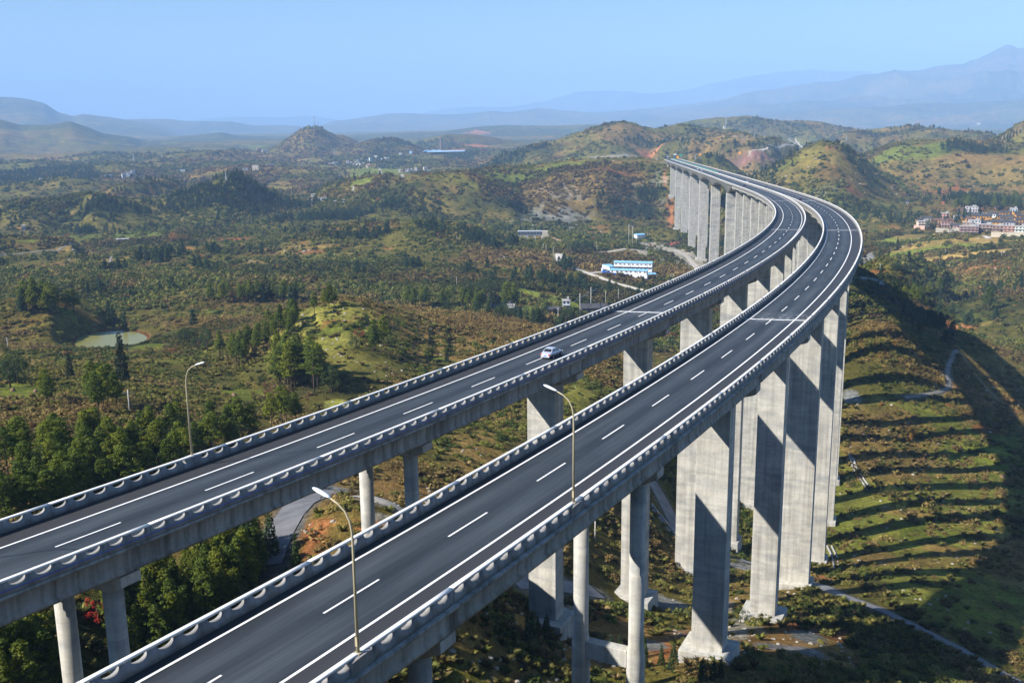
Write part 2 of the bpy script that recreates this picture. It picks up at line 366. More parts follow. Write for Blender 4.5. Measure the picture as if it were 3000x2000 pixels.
def blob_mask(px, py, wx, wy, edge=.35, seed=1, frac=.35):
    c, a, b = blob(px, py, wx, wy); u = c[:2]/np.linalg.norm(c[:2]); n = np.array([u[1], -u[0]])
    L = 2.3*max(a, b); D = math.hypot(c[0], c[1]); az = math.atan2(c[0], c[1]); da = math.asin(min(.99, L/D)) if L < D else 1.4
    r0, r1 = np.searchsorted(RR, (max(D-L, 5), D+L)); c0, c1 = np.searchsorted(AZ, (az-da, az+da)); r0 = max(r0-1, 0); c0 = max(c0-1, 0)
    M = np.zeros(Z.shape); gx, gy = GX[r0:r1, c0:c1], GY[r0:r1, c0:c1]; dx, dy = gx-c[0], gy-c[1]
    p = (dx*n[0]+dy*n[1])/a; q = (dx*u[0]+dy*u[1])/b; rr = np.sqrt(p*p+q*q)
    near = np.nonzero(rr < 2.2); m = np.zeros(rr.shape)
    rr2 = rr[near]+fbm(gx[near], gy[near], max(a, 4)*.7, 3, seed)*frac
    m[near] = 1-sstep(1-edge, 1+edge*.3, rr2); M[r0:r1, c0:c1] = m; return M
# ------------------------------------------------------------------ terraces, then ground colours
def terrace(mask, h):
    i = np.nonzero(mask > .003); f = Z[i]/h; k = np.floor(f); fr = f-k
    Z[i] = Z[i]*(1-mask[i])+mask[i]*((k+sstep(.62, 1, fr))*h)
for px, py, wx, wy, h in [(965,935,130,50,2.2),(110,760,190,45,3.0),(1420,545,70,22,4.0),(1280,535,70,14,4.0),(2620,1250,120,60,1.8),(2800,1330,160,40,1.6),(2700,1600,180,50,1.5),(2800,715,260,26,1.5),
                          (1560,890,150,32,1.2),(900,770,150,40,3.0),(1360,1020,160,50,2.0)]:
    terrace(blob_mask(px, py, wx, wy, .4, 5), h)

C_OL = np.array([.088,.076,.018]); C_BR = np.array([.135,.088,.030]); C_DG = np.array([.032,.045,.015]); C_GR = np.array([.125,.142,.024])
C_ST = np.array([.205,.140,.046]); C_OR = np.array([.36,.150,.060]); C_PG = np.array([.46,.41,.34]); C_GG = np.array([.20,.20,.205]); C_RK = np.array([.24,.23,.215])
def brown_field(x, y):                 # where the hillsides are dry and brown rather than green
    return np.clip(.50+.55*fbm(x, y, 420, 3, 45)+.6*fbm(x, y, 150, 4, 41)+.4*fbm(x, y, 28, 3, 43), 0, 1)
br = brown_field(GX, GY)
C_OL = C_OL*1.3; C_BR = C_BR*1.3; C_GR = C_GR*1.3; C_ST = C_ST*1.3
GC = C_OL+(C_BR-C_OL)*(sstep(.45, .85, br)*.9)[..., None]
big = sstep(-.05, .35, fbm(GX, GY, 900, 4, 55))*sstep(3500, 6000, GRR); GC = GC+(C_DG-GC)*(big*.7)[..., None]
dk = sstep(.12, .5, fbm(GX, GY, 90, 4, 51)+.25*fbm(GX, GY, 14, 2, 52)); GC = GC+(C_DG-GC)*(dk*.75)[..., None]
st = sstep(.25, .6, fbm(GX, GY, 60, 4, 61)); GC = GC+(C_ST-GC)*(st*.45)[..., None]
gr = sstep(.25, .55, fbm(GX, GY, 75, 4, 71)); GC = GC+(C_GR-GC)*(gr*.40)[..., None]
orr = sstep(.50, .64, fbm(GX, GY, 55, 4, 81)); GC = GC+(C_OR-GC)*(orr*.45*(GRR < 2600))[..., None]
VEG = np.ones(Z.shape)*(1-.6*orr); WOOD = np.zeros(Z.shape)
def paint(m, c, veg=None, k=0):
    i = np.nonzero(m > .003); w = m[i]; c = np.asarray(c, float)
    if k: c = c*(1+.25*fbm(GX[i], GY[i], k, 4, 91))[:, None]
    GC[i] += (c-GC[i])*w[:, None]
    if veg is not None: VEG[i] = VEG[i]*(1-w)+veg*w
FIELDS = [(1105,505,85,15,C_GR*.9,.05),(1065,530,40,9,C_GR,.05),(330,690,150,15,C_GR*.8,.12),(420,688,60,8,C_GR,.05),(2790,712,190,14,C_ST*1.25,.04),(2640,702,70,10,C_GR*1.2,.05),(2720,730,150,9,C_GR*1.1,.06),(2850,745,190,8,C_ST*1.4,.04),
 (2680,690,60,6,C_ST,.03),(1470,868,62,20,C_GR*.8+C_ST*.25,.05),(1580,862,90,15,C_GR*1.15,.03),(1660,888,90,14,C_GR*1.05,.05),(1420,855,40,10,C_ST,.05),(1530,905,70,16,C_GR,.1),
 (62,1152,72,27,C_GR*.85,.0),(20,1160,26,18,C_GR,.0),(705,1160,72,22,C_GR*.75,.03),(985,1182,42,14,C_GR+C_ST*.4,.03),(1690,1150,48,34,C_GR*.7+C_ST*.3,.05),(430,990+30,60,12,C_GR*.8,.1),
 (2870,1340,120,34,C_GR*.9,.10),(2760,1370,90,20,C_ST*.8,.15),(2700,1560,110,26,C_GR*.75,.2),(2800,1620,110,18,C_ST*.8,.2),(2880,1735,130,18,C_GR,.05),(2860,1790,110,12,C_GR*.9,.1),(2590,1560,60,18,C_GR*.7+C_ST*.3,.05),
 (2560,1640,80,22,C_BR*1.2,.04),(2650,1500,80,16,C_ST*.8,.1),(2900,1260,60,14,C_OR*.55,.05),(2950,1300,60,30,C_GR*.8,.1),(180,900+10,60,8,C_GR*.8,.2),(410,864,55,5,C_GR*.9,.1),(130,780,90,8,C_BR,.1),(230,740,60,5,C_ST,.05),
 (690,700,60,6,C_OR*.6,.1),(540,728,30,3,C_OR,.0),(580,745,20,3,C_OR*.9,.0),(900,737,60,5,C_OR*.7,.05),(960,720,60,6,C_ST,.05),(1000,745,50,4,C_ST,.05),(570,785,60,8,C_ST*.9,.1),(750,770,40,9,C_ST*.9,.1),(400,735,60,4,C_ST*.8,.1),
 (985,945,60,10,C_OR*.8,.1),(960,975,100,14,C_GR*.7,.25),(500,945,30,8,C_BR,.3),(1430,900,60,9,C_GR*.8,.1),(1340,860,70,10,C_ST*.6,.2),(1600,770,60,12,C_BR,.3),(1780,700,60,9,C_GR*.7,.3),(1910,825,110,14,C_BR*1.2,.15),
 (2380,445,40,20,C_BR*.6+C_GR*.4,.3),(2440,500,60,30,C_BR*.8,.4),(2650,445,110,22,C_GR*.9,.15),(2760,430,60,16,C_GR*.9,.15),(2880,470,140,16,C_BR*1.25,.2),(2800,545,180,26,C_BR,.35),(2700,510,120,12,C_ST*.8,.2),(1500,525,70,14,C_GR*.8,.2),(1650,485,80,8,C_GR*.8,.2),(1800,500,90,8,C_OR*.55,.2)]
FIELDS = [(2400,490,150,60,C_BR*.9+C_GR*.25,.28),(2780,480,260,50,C_BR*1.0+C_GR*.15,.28),(1870,405,150,40,C_BR*1.05,.35),(2120,400,110,26,C_BR*1.05,.35),(2330,565,160,36,C_OL,.45),(960,945,190,75,C_GR*.75+C_ST*.35,.14),(1270,1010,230,50,C_BR*1.25+C_OR*.08,.40),(1050,1060,160,50,C_GR*.5+C_BR*.6,.40),(2680,1400,330,260,C_GR*.75+C_BR*.25,.30),(2820,1750,250,120,C_GR*.7+C_ST*.2,.30),(2600,1300,150,120,C_ST*.55+C_BR*.3,.30),(960,935,150,60,C_GR*.7+C_ST*.35,.18),(1300,1040,180,50,C_BR*1.1,.45),(1120,990,90,40,C_GR*.6+C_BR*.5,.35),(1650,1210,120,60,C_ST*.5+C_GR*.4,.35),
 (1450,1350,160,80,C_BR*.9+C_ST*.3,.40),(1900,1870,350,70,C_ST*.6+C_OR*.22,.22),(1500,1960,300,60,C_ST*.6+C_BR*.4,.35),(1380,1780,100,50,C_ST*.5+C_OR*.2,.3),(2300,1880,260,60,C_ST*.5+C_OR*.25,.25),(2200,1740,160,40,C_ST*.5+C_BR*.5,.3),(1180,1450,140,40,C_BR+C_OR*.1,.3)]+FIELDS
# small plots and thickets over the worked valley
rg = np.random.default_rng(33); PLOTS = []; THICK = []
for n_, x0, x1, y0, y1 in ((85, 0, 1750, 685, 985), (16, 2480, 3000, 790, 1010), (22, 0, 1000, 520, 690), (16, 1150, 1750, 1000, 1330), (14, 2200, 3000, 430, 600)):
    for _ in range(n_):
        px, py = rg.uniform(x0, x1), rg.uniform(y0, y1); k = (py-300)/550
        if rg.random() < .62: PLOTS.append((px, py, rg.uniform(14, 60)*k, rg.uniform(1.6, 5)*k, [C_ST*.9, C_BR*1.2, C_GR*.9, C_OR*.5+C_BR*.4, C_ST*.6+C_GR*.4, C_BR*.8][int(rg.integers(0, 6))], .06))
        else: THICK.append((px, py, rg.uniform(20, 70)*k, rg.uniform(4, 12)*k))
FIELDS += PLOTS
for px, py, wx, wy, c, v in FIELDS: paint(blob_mask(px, py, wx, wy, .3, int(px+py)), c, v, 6)
SOIL = [(1700,1905,130,40,C_ST*.8+C_OR*.2),(1640,1765,80,22,C_PG*.65),(1300,1880,130,40,C_ST*.9),(1390,1715,60,26,C_PG*.5+C_OR*.1),(1560,1850,120,26,C_ST*.8+C_OR*.12),(2000,1860,60,20,C_OR*.5+C_PG*.2),(2330,1820,70,26,C_OR*.6),(1850,1700,60,14,C_PG*.55),(1905,452,46,9,C_OR*1.05),(1850,456,30,4,C_OR*.8),(1948,520,10,40,C_OR*.9),(1962,600,14,50,C_OR*.75),(1965,650,14,30,C_OR),(2820,958,52,10,C_OR*1.05),(2775,962,26,8,C_OR),(2860,785,50,7,C_OR*.9),(2905,785,30,5,C_OR),
 (2560,797,44,7,C_OR*.8),(2830,705,8,5,C_OR*.8),(1085,1535,66,34,C_OR*.75),(930,1560,60,60,C_OR*.75),(905,1615,28,24,C_OR*.9),(2415,1692,34,12,C_OR*.9),(2420,1860,110,40,C_OR*.55),(2440,1905,100,40,C_BR*1.1),(1945,1900,60,30,C_OR*.75),
 (2160,1840,70,30,C_PG*.6),(1470,1440,60,14,C_OR*.5),(1200,1430,30,30,C_BR*1.3),(2090,560,30,18,C_BR),(2500,560,50,10,C_OR*.6),(1380,395+30,60,5,C_OR*.9),(1400,388,36,8,C_OR*.9),(1340,441,50,4,C_OR*.8),(1720,905,26,6,C_OR*.4),(2300,600,60,14,C_BR),(2800,560,60,8,C_OR*.6)]
for px, py, wx, wy, c in SOIL: paint(blob_mask(px, py, wx, wy, .5, int(px*3+py), .6), c, .15, 5)
GRAVEL = [(1925,724,70,14,C_PG*.8),(1985,742,60,14,C_PG*.85),(1880,735,40,9,C_PG*.7),(2040,770,50,14,C_PG*.6),(2545,772,34,20,C_GG),(2550,822,60,10,C_GG*1.3),(980,1448,80,18,C_GG*.8),(860,1530,36,40,C_GG*.5),(1640,1690,110,12,C_GG*.9),
 (1960,1775,110,22,C_GG*1.1),(2110,1780,60,30,C_PG*.55),(2490,1160,30,22,C_GG*1.3),(2180,1660,60,16,C_GG),(2360,1860,60,22,C_GG*.8),(1120,1515,40,18,C_PG*.7),(1900,1890,60,16,C_GG*.9),(2320,1900,120,14,C_GG*.8)]
for px, py, wx, wy, c in GRAVEL: paint(blob_mask(px, py, wx, wy, .4, int(px*5+py), .5), c, .06, 4)
RS = sstep(.50, .68, ridged(GX+GY*.4, GY*.25+Z*1.2, 16, 3, 7))
# rock shows on the river cliff and in small outcrops
for px, py, wx, wy, k in [(1620,650,80,55,.75),(1545,665,60,20,.7),(1690,640,50,50,.6),(1930,560,30,60,.6),(1850,600,60,50,.35),(1960,480,30,10,.4),(2380,570,70,14,.4),(2960,400,40,20,.55),(2180,402,120,8,.4),(960,395,40,16,.2),(1850,540,90,12,.35)]:
    paint(blob_mask(px, py, wx, wy, .5, int(px), .5)*RS*k, C_RK, .35, 9)
# woods (the far ones, one mass each)
for px, py, wx, wy in [(620,570,190,40),(700,525,70,20),(840,600,120,16),(560,585,110,30),(1130,415,60,10),(1290,420,90,16),(1480,465,80,18),(1360,465,60,14),(1900,425,110,10),(2240,430,80,16),(2130,432,110,14),(2060,480,60,20),
                       (2880,590,110,12),(2860,440,100,14),(350,610,150,14),(100,525,160,10),(470,540,60,8),(1100,470,40,8),(960,640,140,14),(1150,600,60,8),(1400,700,90,22),(1260,670,60,16),(1090,690,90,12),(1840,615,90,34),(1900,570,40,24),(2000,470,20,8),(1500,600,60,10),(420,560,90,10),(2560,395,60,5),(1560,440,70,8)]:
    WOOD = np.maximum(WOOD, blob_mask(px, py, wx, wy, .5, int(px+7), .6)*.9)
for i_, (px, py, wx, wy) in enumerate(THICK): WOOD = np.maximum(WOOD, blob_mask(px, py, wx, wy, .6, i_+900, .8)*(.75 if py < 900 else .5))
paint(WOOD*.7, C_DG)
# the embanked slope faced with a red grid, beyond the viaduct
paint(blob_mask(2195, 452, 90, 13, .2, 3, .1), np.array([.20,.105,.085]), .0)

# ------------------------------------------------------------------ roads and paths draped over the ground
TRACKS = [('gravel_road', [(1638,744),(1637,756),(1644,770),(1668,783),(1720,800),(1790,826),(1850,843),(1920,858),(1985,866)], 6.5, C_PG*1.3), ('gravel_track', [(1756,738),(1800,736),(1832,729)], 3.2, C_PG),
 ('camp_road', [(1722,800),(1764,797),(1790,800)], 4, C_PG), ('gravel_track', [(1975,732),(2005,746),(2035,775),(2060,800)], 6, C_PG*.9), ('dirt_path', [(1640,760),(1665,755),(1690,753)], 2, C_PG*.9),
 ('village_road', [(1075,488),(1120,500),(1180,518)], 4, C_PG*.8), ('village_road', [(1036,545),(1036,555),(1028,562),(1034,566)], 2, C_PG*.7), ('dirt_path', [(0,742),(150,735),(180,732),(250,734),(335,744),(480,752)], 1.8, C_PG*.5),
 ('dirt_path', [(335,744),(325,760),(320,770)], 1.6, C_PG*.4), ('embankment_road', [(2195,448),(2240,441),(2290,431),(2325,425)], 4, C_PG*.9), ('embankment_road', [(2308,407),(2330,418),(2350,432)], 4, C_PG*.7), ('cutting_road', [(1722,461),(1780,459),(1830,458),(1890,461),(1925,468)], 3, C_PG*.6),
 ('valley_road', [(1905,1400),(1935,1452),(1965,1510),(1992,1566)], 4.2, C_GG*1.0), ('valley_road', [(2170,1640),(2260,1655),(2390,1712),(2460,1745),(2540,1772),(2640,1815),(2740,1866),(2850,1920),(2960,1985),(3050,2030)], 2.8, C_GG*.8),
 ('valley_road', [(1490,1692),(1560,1700),(1650,1716),(1750,1735)], 4.0, C_GG), ('haul_road', [(1060,1455),(1110,1466),(1150,1480),(1190,1500)], 4.0, C_PG*.8), ('haul_road', [(985,1440),(905,1462),(845,1520),(800,1590),(775,1660)], 4.5, C_GG*.7),
 ('dirt_path', [(2805,1025),(2782,1060),(2774,1095),(2785,1130),(2755,1150),(2700,1160),(2650,1165)], 1.9, C_PG*.45), ('dirt_path', [(2805,1025),(2830,1060),(2870,1110),(2930,1180)], 1.6, C_ST*.7), ('dirt_path', [(2760,560),(2770,580),(2762,600)], 3, C_OR*.7),
 ('dirt_path', [(2880,690),(2900,700),(2895,694)], 4, C_PG*.9), ('dirt_path', [(2330,410),(2345,425),(2352,434)], 4, C_PG)]
def smooth_line(P, step):
    P = np.asarray(P, float); P = P[:, :2]
    for _ in range(3):
        q = np.empty((2*len(P)-2, 2)); q[0::2] = P[:-1]*.75+P[1:]*.25; q[1::2] = P[:-1]*.25+P[1:]*.75; P = np.vstack([P[:1], q, P[-1:]])
    d = np.r_[0, np.cumsum(np.hypot(*np.diff(P, axis=0).T))]; n = max(3, int(d[-1]/step)); t = np.linspace(0, d[-1], n)
    return np.c_[np.interp(t, d, P[:, 0]), np.interp(t, d, P[:, 1])]
TR = []
for nm, pl, w, c in TRACKS:
    L = smooth_line([place(*p) for p in pl], 2.0 if w < 6 else 4.0); TR.append((nm, L, w, c))
    # the ground is worn flat beside the track
    x0, x1 = L[:, 0].min()-w*4, L[:, 0].max()+w*4; y0, y1 = L[:, 1].min()-w*4, L[:, 1].max()+w*4
    m = (GX > x0) & (GX < x1) & (GY > y0) & (GY < y1); q = np.c_[GX[m], GY[m]]
    if len(q) and len(q)*len(L) < 4e8:
        dm = np.full(len(q), 1e9)
        for k in range(0, len(L), 1): dm = np.minimum(dm, (q[:, 0]-L[k, 0])**2+(q[:, 1]-L[k, 1])**2)
        dm = np.sqrt(dm); mm = np.zeros(Z.shape); mm[m] = 1-sstep(w*.5, w*.5+2.0, dm); paint(mm*.8, np.asarray(c)*.75, 0.0)
        e = (1.5 if w > 2.9 else .4)+(.009 if w > 2.9 else .002)*math.hypot(*L.mean(0)); VEG[m] *= sstep(w*.5+e*.5, w*.5+e, dm)

# ------------------------------------------------------------------ pond basin
PC, PA, PB = blob(322, 994, 104, 19)
_u = PC[:2]/np.linalg.norm(PC[:2]); _n = np.array([_u[1], -_u[0]])
_p = ((GX-PC[0])*_n[0]+(GY-PC[1])*_n[1])/PA; _q = ((GX-PC[0])*_u[0]+(GY-PC[1])*_u[1])/PB
_r = np.sqrt(_p*_p+_q*_q)+.12*fbm(GX, GY, 18, 2, 9)
PZ = PC[2]-.6
Z = np.where(_r < 1.5, Z*(sstep(1.1, 1.5, _r))+(1-sstep(1.1, 1.5, _r))*(PZ+.9*sstep(.92, 1.12, _r)-1.2*(1-sstep(.8, 1.0, _r))), Z)
paint((1-sstep(1.0, 1.2, _r))*sstep(.85, 1, _r), C_ST*.6, .2); paint((_r < 1.03)*1.0, C_OR*.3, 0)
BASIN = []
for c in ((1655, 697),): pass

# ------------------------------------------------------------------ ground sheet
nR, nA = Z.shape
V = np.stack([GX, GY, Z], -1).reshape(-1, 3)
idx = np.arange(nR*nA).reshape(nR, nA)
Q = np.stack([idx[:-1, :-1], idx[:-1, 1:], idx[1:, 1:], idx[1:, :-1]], -1).reshape(-1, 4)[:, ::-1]
gme = np_mesh('ground', V, Q, smooth=True)
ca = gme.color_attributes.new('soil', 'FLOAT_COLOR', 'POINT')
ca.data.foreach_set('color', np.concatenate([np.clip(GC, 0, 1), np.ones(Z.shape+(1,))], -1).astype(np.float32).ravel())
m, nt, b = new_mat('ground')
at = nd(nt, 'ShaderNodeAttribute', attribute_name='soil')
n1 = noise(nt, .9, 6, .7); n2 = noise(nt, .12, 6, .7); n3 = noise(nt, .02, 5, .65)
c = mixc(nt, 1.0, at.outputs['Color'], ramp(nt, n1, [(.30, (.45,.45,.42)), (.70, (1.5,1.5,1.5))]), 'MULTIPLY')
c = mixc(nt, 1.0, c, ramp(nt, n2, [(.32, (.55,.57,.55)), (.68, (1.4,1.38,1.3))]), 'MULTIPLY')
c = mixc(nt, 1.0, c, ramp(nt, n3, [(.35, (.72,.78,.72)), (.65, (1.25,1.2,1.15))]), 'MULTIPLY')
nt.links.new(c, b.inputs['Base Color']); b.inputs['Roughness'].default_value = 1; b.inputs['Specular IOR Level'].default_value = .05
ad = nd(nt, 'ShaderNodeMath', operation='ADD'); nt.links.new(n1, ad.inputs[0]); nt.links.new(n2, ad.inputs[1])
bump(nt, b, ad.outputs[0], .9, 1.2)
tag(link('ground', gme, m), kind='structure')

M_TRACK = {}
def ribbon(name, L, w, c, dz=.22):
    t = np.gradient(L, axis=0); t /= np.linalg.norm(t, axis=1)[:, None]+1e-9; n = np.c_[t[:, 1], -t[:, 0]]
    offs = np.linspace(-.5, .5, 5); ww = w*(1+.12*fbm(L[:, 0], L[:, 1], 12, 2, 3))
    P = L[:, None, :]+n[:, None, :]*(offs[None, :, None]*ww[:, None, None])
    zz = zfun(P[..., 0], P[..., 1])+dz*(1-abs(offs)*1.2)[None]+.05
    V = np.concatenate([P, zz[..., None]], -1).reshape(-1, 3); i = np.arange(len(L)*5).reshape(-1, 5)
    q = np.stack([i[:-1, :-1], i[:-1, 1:], i[1:, 1:], i[1:, :-1]], -1).reshape(-1, 4)
    key = tuple(np.round(c, 3))
    if key not in M_TRACK: M_TRACK[key] = plain('track_surface', tuple(float(v) for v in c), .95, .25, .35)
    return tag(link(name, np_mesh(name, V, q, True), M_TRACK[key]), kind='structure')
for nm, L, w, c in TR: ribbon(nm, L, w, c)
# pond water
a = np.linspace(0, 2*np.pi, 49)[:-1]
V = [(PC[0], PC[1], PZ)]+[(PC[0]+(_n[0]*math.cos(t)*PA+_u[0]*math.sin(t)*PB)*1.12, PC[1]+(_n[1]*math.cos(t)*PA+_u[1]*math.sin(t)*PB)*1.12, PZ) for t in a]
m, nt, b = new_mat('pond_water'); b.inputs['Base Color'].default_value = (.185,.175,.045,1); b.inputs['Roughness'].default_value = .25; b.inputs['Specular IOR Level'].default_value = .22
bump(nt, b, noise(nt, 1.2, 3), .05, .05)
tag(link('pond_water', np_mesh('pond_water', V, np.array([[0, 1+i, 1+(i+1) % 48] for i in range(48)])), m), kind='structure')
# ------------------------------------------------------------------ materials of the viaducts
def concrete(name, col, band=1.0, stain=.5, scale=1.0):
    m, nt, b = new_mat(name); tc = nd(nt, 'ShaderNodeNewGeometry'); P = tc.outputs['Position']
    n1 = noise(nt, .35*scale, 6, .65, P); n2 = noise(nt, 3.0*scale, 4, .6, P)
    lift = noise(nt, .30, 3, .5, P, (.25, .25, 1.0))               # pours of different grey, one above the other
    streak = noise(nt, 1.0, 4, .6, P, (1.3, 1.3, .05))
    c = ramp(nt, n1, [(.3, tuple(x*.80 for x in col)), (.7, tuple(x*1.14 for x in col))])
    c = mixc(nt, band, c, ramp(nt, lift, [(.34, (.70,.73,.77)), (.46, (1.04,1.03,1.0)), (.54, (.84,.85,.87)), (.66, (1.10,1.09,1.05))]), 'MULTIPLY')
    c = mixc(nt, stain, c, ramp(nt, streak, [(.42, (1.08,1.08,1.08)), (.66, (.55,.53,.49))]), 'MULTIPLY')
    c = mixc(nt, .35, c, ramp(nt, n2, [(.35, (.8,.8,.8)), (.65, (1.15,1.15,1.15))]), 'MULTIPLY')
    sx = nd(nt, 'ShaderNodeSeparateXYZ'); nt.links.new(P, sx.inputs[0])
    ml = nd(nt, 'ShaderNodeMath', operation='MULTIPLY'); ml.inputs[1].default_value = 1/4.5; nt.links.new(sx.outputs[2], ml.inputs[0])
    fr = nd(nt, 'ShaderNodeMath', operation='FRACT'); nt.links.new(ml.outputs[0], fr.inputs[0])
    lt = nd(nt, 'ShaderNodeMath', operation='LESS_THAN'); lt.inputs[1].default_value = .022; nt.links.new(fr.outputs[0], lt.inputs[0])
    fm = nd(nt, 'ShaderNodeMath', operation='MULTIPLY'); fm.inputs[1].default_value = .42*band; nt.links.new(lt.outputs[0], fm.inputs[0])
    c = mixc(nt, fm.outputs[0], c, tuple(x*.55 for x in col))
    nt.links.new(c, b.inputs['Base Color']); b.inputs['Roughness'].default_value = .9
    bump(nt, b, n2, .15, .05); return m
M_PIER = concrete('pier_concrete', (.455, .44, .395), 1.0, .55)
M_GIRD = concrete('girder_concrete', (.29, .28, .25), .0, 1.0, 1.3)
M_BOX = concrete('box_girder_concrete', (.50, .47, .40), .0, .45)
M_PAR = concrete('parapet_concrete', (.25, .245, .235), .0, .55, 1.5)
M_RAIL = plain('parapet_rail_sunlit', (.72,.70,.65), .85, .12, 1.5)  # rail paler than the parapet wall: sunlight on its top put into the colour
def asphalt(name, dusty):
    m, nt, b = new_mat(name); uv = nd(nt, 'ShaderNodeUVMap'); U = uv.outputs[0]
    n1 = noise(nt, 1.0, 5, .7, U, (2.2, .035, 1)); n2 = noise(nt, .5, 5, .6, U, (.5, .12, 1)); n3 = noise(nt, 60, 3, .6, U); n4 = noise(nt, 1.0, 2, .5, U, (7, .012, 1)); n5 = noise(nt, 1.0, 3, .6, U, (.28, .05, 1))
    c = ramp(nt, n1, [(.32, (.022,.026,.029)), (.55, (.032,.037,.041)), (.72, (.047,.053,.057))])
    c = mixc(nt, 1, c, ramp(nt, n2, [(.3, (.8,.8,.8)), (.7, (1.2,1.2,1.2))]), 'MULTIPLY')
    c = mixc(nt, .5, c, ramp(nt, n3, [(.3, (.6,.6,.6)), (.7, (1.4,1.4,1.4))]), 'MULTIPLY')
    sx = nd(nt, 'ShaderNodeSeparateXYZ'); nt.links.new(U, sx.inputs[0])
    c = mixc(nt, 1, c, ramp(nt, n4, [(.36, (.86,.86,.86)), (.5, (1,1,1)), (.66, (1.16,1.16,1.16))]), 'MULTIPLY')
    c = mixc(nt, 1, c, ramp(nt, n5, [(.38, (.84,.85,.86)), (.62, (1.14,1.13,1.12))]), 'MULTIPLY')
    # lanes polished paler along their middle
    cs = nd(nt, 'ShaderNodeMath', operation='MULTIPLY_ADD'); nt.links.new(sx.outputs[0], cs.inputs[0]); cs.inputs[1].default_value = 2*math.pi/3.75; cs.inputs[2].default_value = -math.pi
    co = nd(nt, 'ShaderNodeMath', operation='COSINE'); nt.links.new(cs.outputs[0], co.inputs[0])
    pm = nd(nt, 'ShaderNodeMapRange', clamp=True); pm.inputs[1].default_value = -1; pm.inputs[2].default_value = 1; pm.inputs[3].default_value = .72; pm.inputs[4].default_value = 1.38; nt.links.new(co.outputs[0], pm.inputs[0])
    c = mixc(nt, 1, c, pm.outputs[0], 'MULTIPLY')
    # the unworn hard shoulder is browner and darker than the driven lanes
    ab = nd(nt, 'ShaderNodeMath', operation='ABSOLUTE'); nt.links.new(sx.outputs[0], ab.inputs[0])
    mr = nd(nt, 'ShaderNodeMapRange', clamp=True); mr.inputs[1].default_value = 3.6; mr.inputs[2].default_value = 4.0; nt.links.new(ab.outputs[0], mr.inputs[0])
    c = mixc(nt, mr.outputs[0], c, mixc(nt, .8, c, (.034,.031,.029)))
    for s0, k in dusty:                                              # pale cement dust tracked about the expansion joints
        su = nd(nt, 'ShaderNodeMath', operation='SUBTRACT'); nt.links.new(sx.outputs[1], su.inputs[0]); su.inputs[1].default_value = s0
        aa = nd(nt, 'ShaderNodeMath', operation='ABSOLUTE'); nt.links.new(su.outputs[0], aa.inputs[0])
        mm = nd(nt, 'ShaderNodeMapRange', clamp=True); mm.inputs[1].default_value = 7; mm.inputs[2].default_value = .3; mm.inputs[4].default_value = k; nt.links.new(aa.outputs[0], mm.inputs[0])
        q = noise(nt, 1.0, 6, .8, U, (1.5, .5, 1)); pw = nd(nt, 'ShaderNodeMapRange', clamp=True); pw.inputs[1].default_value = .48; pw.inputs[2].default_value = .75; nt.links.new(q, pw.inputs[0])
        pr = nd(nt, 'ShaderNodeMath', operation='MULTIPLY'); nt.links.new(mm.outputs[0], pr.inputs[0]); nt.links.new(pw.outputs[0], pr.inputs[1])
        c = mixc(nt, pr.outputs[0], c, (.42,.42,.42))
    nt.links.new(c, b.inputs['Base Color']); b.inputs['Roughness'].default_value = .62; b.inputs['Specular IOR Level'].default_value = .35
    bump(nt, b, n3, .12, .02); return m
M_PAINT = plain('road_paint', (.80,.79,.75), .6, .10, 1.2); M_DUST = plain('joint_mortar', (.68,.67,.64), .9, .3, 2.0)
M_STEEL = plain('galvanised_steel', (.30,.31,.34), .45, .15, 3, .6); M_DUCT = plain('blue_duct', (.13,.14,.34), .5, .1)
M_POLE = plain('cream_pole_paint', (.40,.34,.21), .45, .06); M_WHITE = plain('white_enamel', (.80,.81,.83), .35, .03); M_LENS = plain('lamp_glass', (.35,.36,.38), .2, .05)

def sweep(line, st, prof, closed=True, cap=True):
    """prof: list of (off, dz) or function of the station giving that list"""
    st = np.asarray(st, float)
    pr = [np.asarray(prof(s) if callable(prof) else prof, float) for s in st]; m = len(pr[0])
    V = np.concatenate([line.at(np.full(m, s), p[:, 0], p[:, 1]) for s, p in zip(st, pr)])
    i = np.arange(len(st)*m).reshape(-1, m); j = np.roll(i, -1, 1) if closed else i[:, 1:]; k = i if closed else i[:, :-1]
    Q = np.stack([k[:-1], k[1:], j[1:], j[:-1]], -1).reshape(-1, 4)
    Fs = [Q]
    if cap and closed: Fs += [i[0][None, :], i[-1][None, ::-1]]
    uv = np.concatenate([np.c_[p[:, 0], np.full(m, s)] for s, p in zip(st, pr)])
    return V, Fs, uv
def join(parts):
    Vs = []; Qs = {}; n = 0; U = []
    for V, Fs, uv in parts:
        Vs.append(V); U.append(uv)
        for q in Fs: Qs.setdefault(q.shape[1], []).append(q+n)
        n += len(V)
    return np.concatenate(Vs), [np.concatenate(v) for v in Qs.values()], np.concatenate(U)
def hang(o, root):                       # parent without moving
    o.parent = root; o.matrix_parent_inverse = Matrix.Translation(-root.matrix_world.translation) if root.type == 'EMPTY' else Matrix.Identity(4); return o
def stations(a, b, near=2.5, far=10): return np.unique(np.r_[np.arange(a, min(b, 300), near), np.arange(min(b, 300), b, far if b > 900 else near*2), b])
JOINTS = (125.2, 325., 525., 727.)
S_MAIN = 727.0
def girder_depth(s, P0, span=119.5):
    """depth of the box girder under the road on the long spans: deep over the piers, arched between"""
    u = ((s-P0)/span) % 1.0
    if s < P0: u = 1-min(1, (P0-s)/66.)
    t = abs(u-.5)*2
    return 3.3+5.0*t**2.5

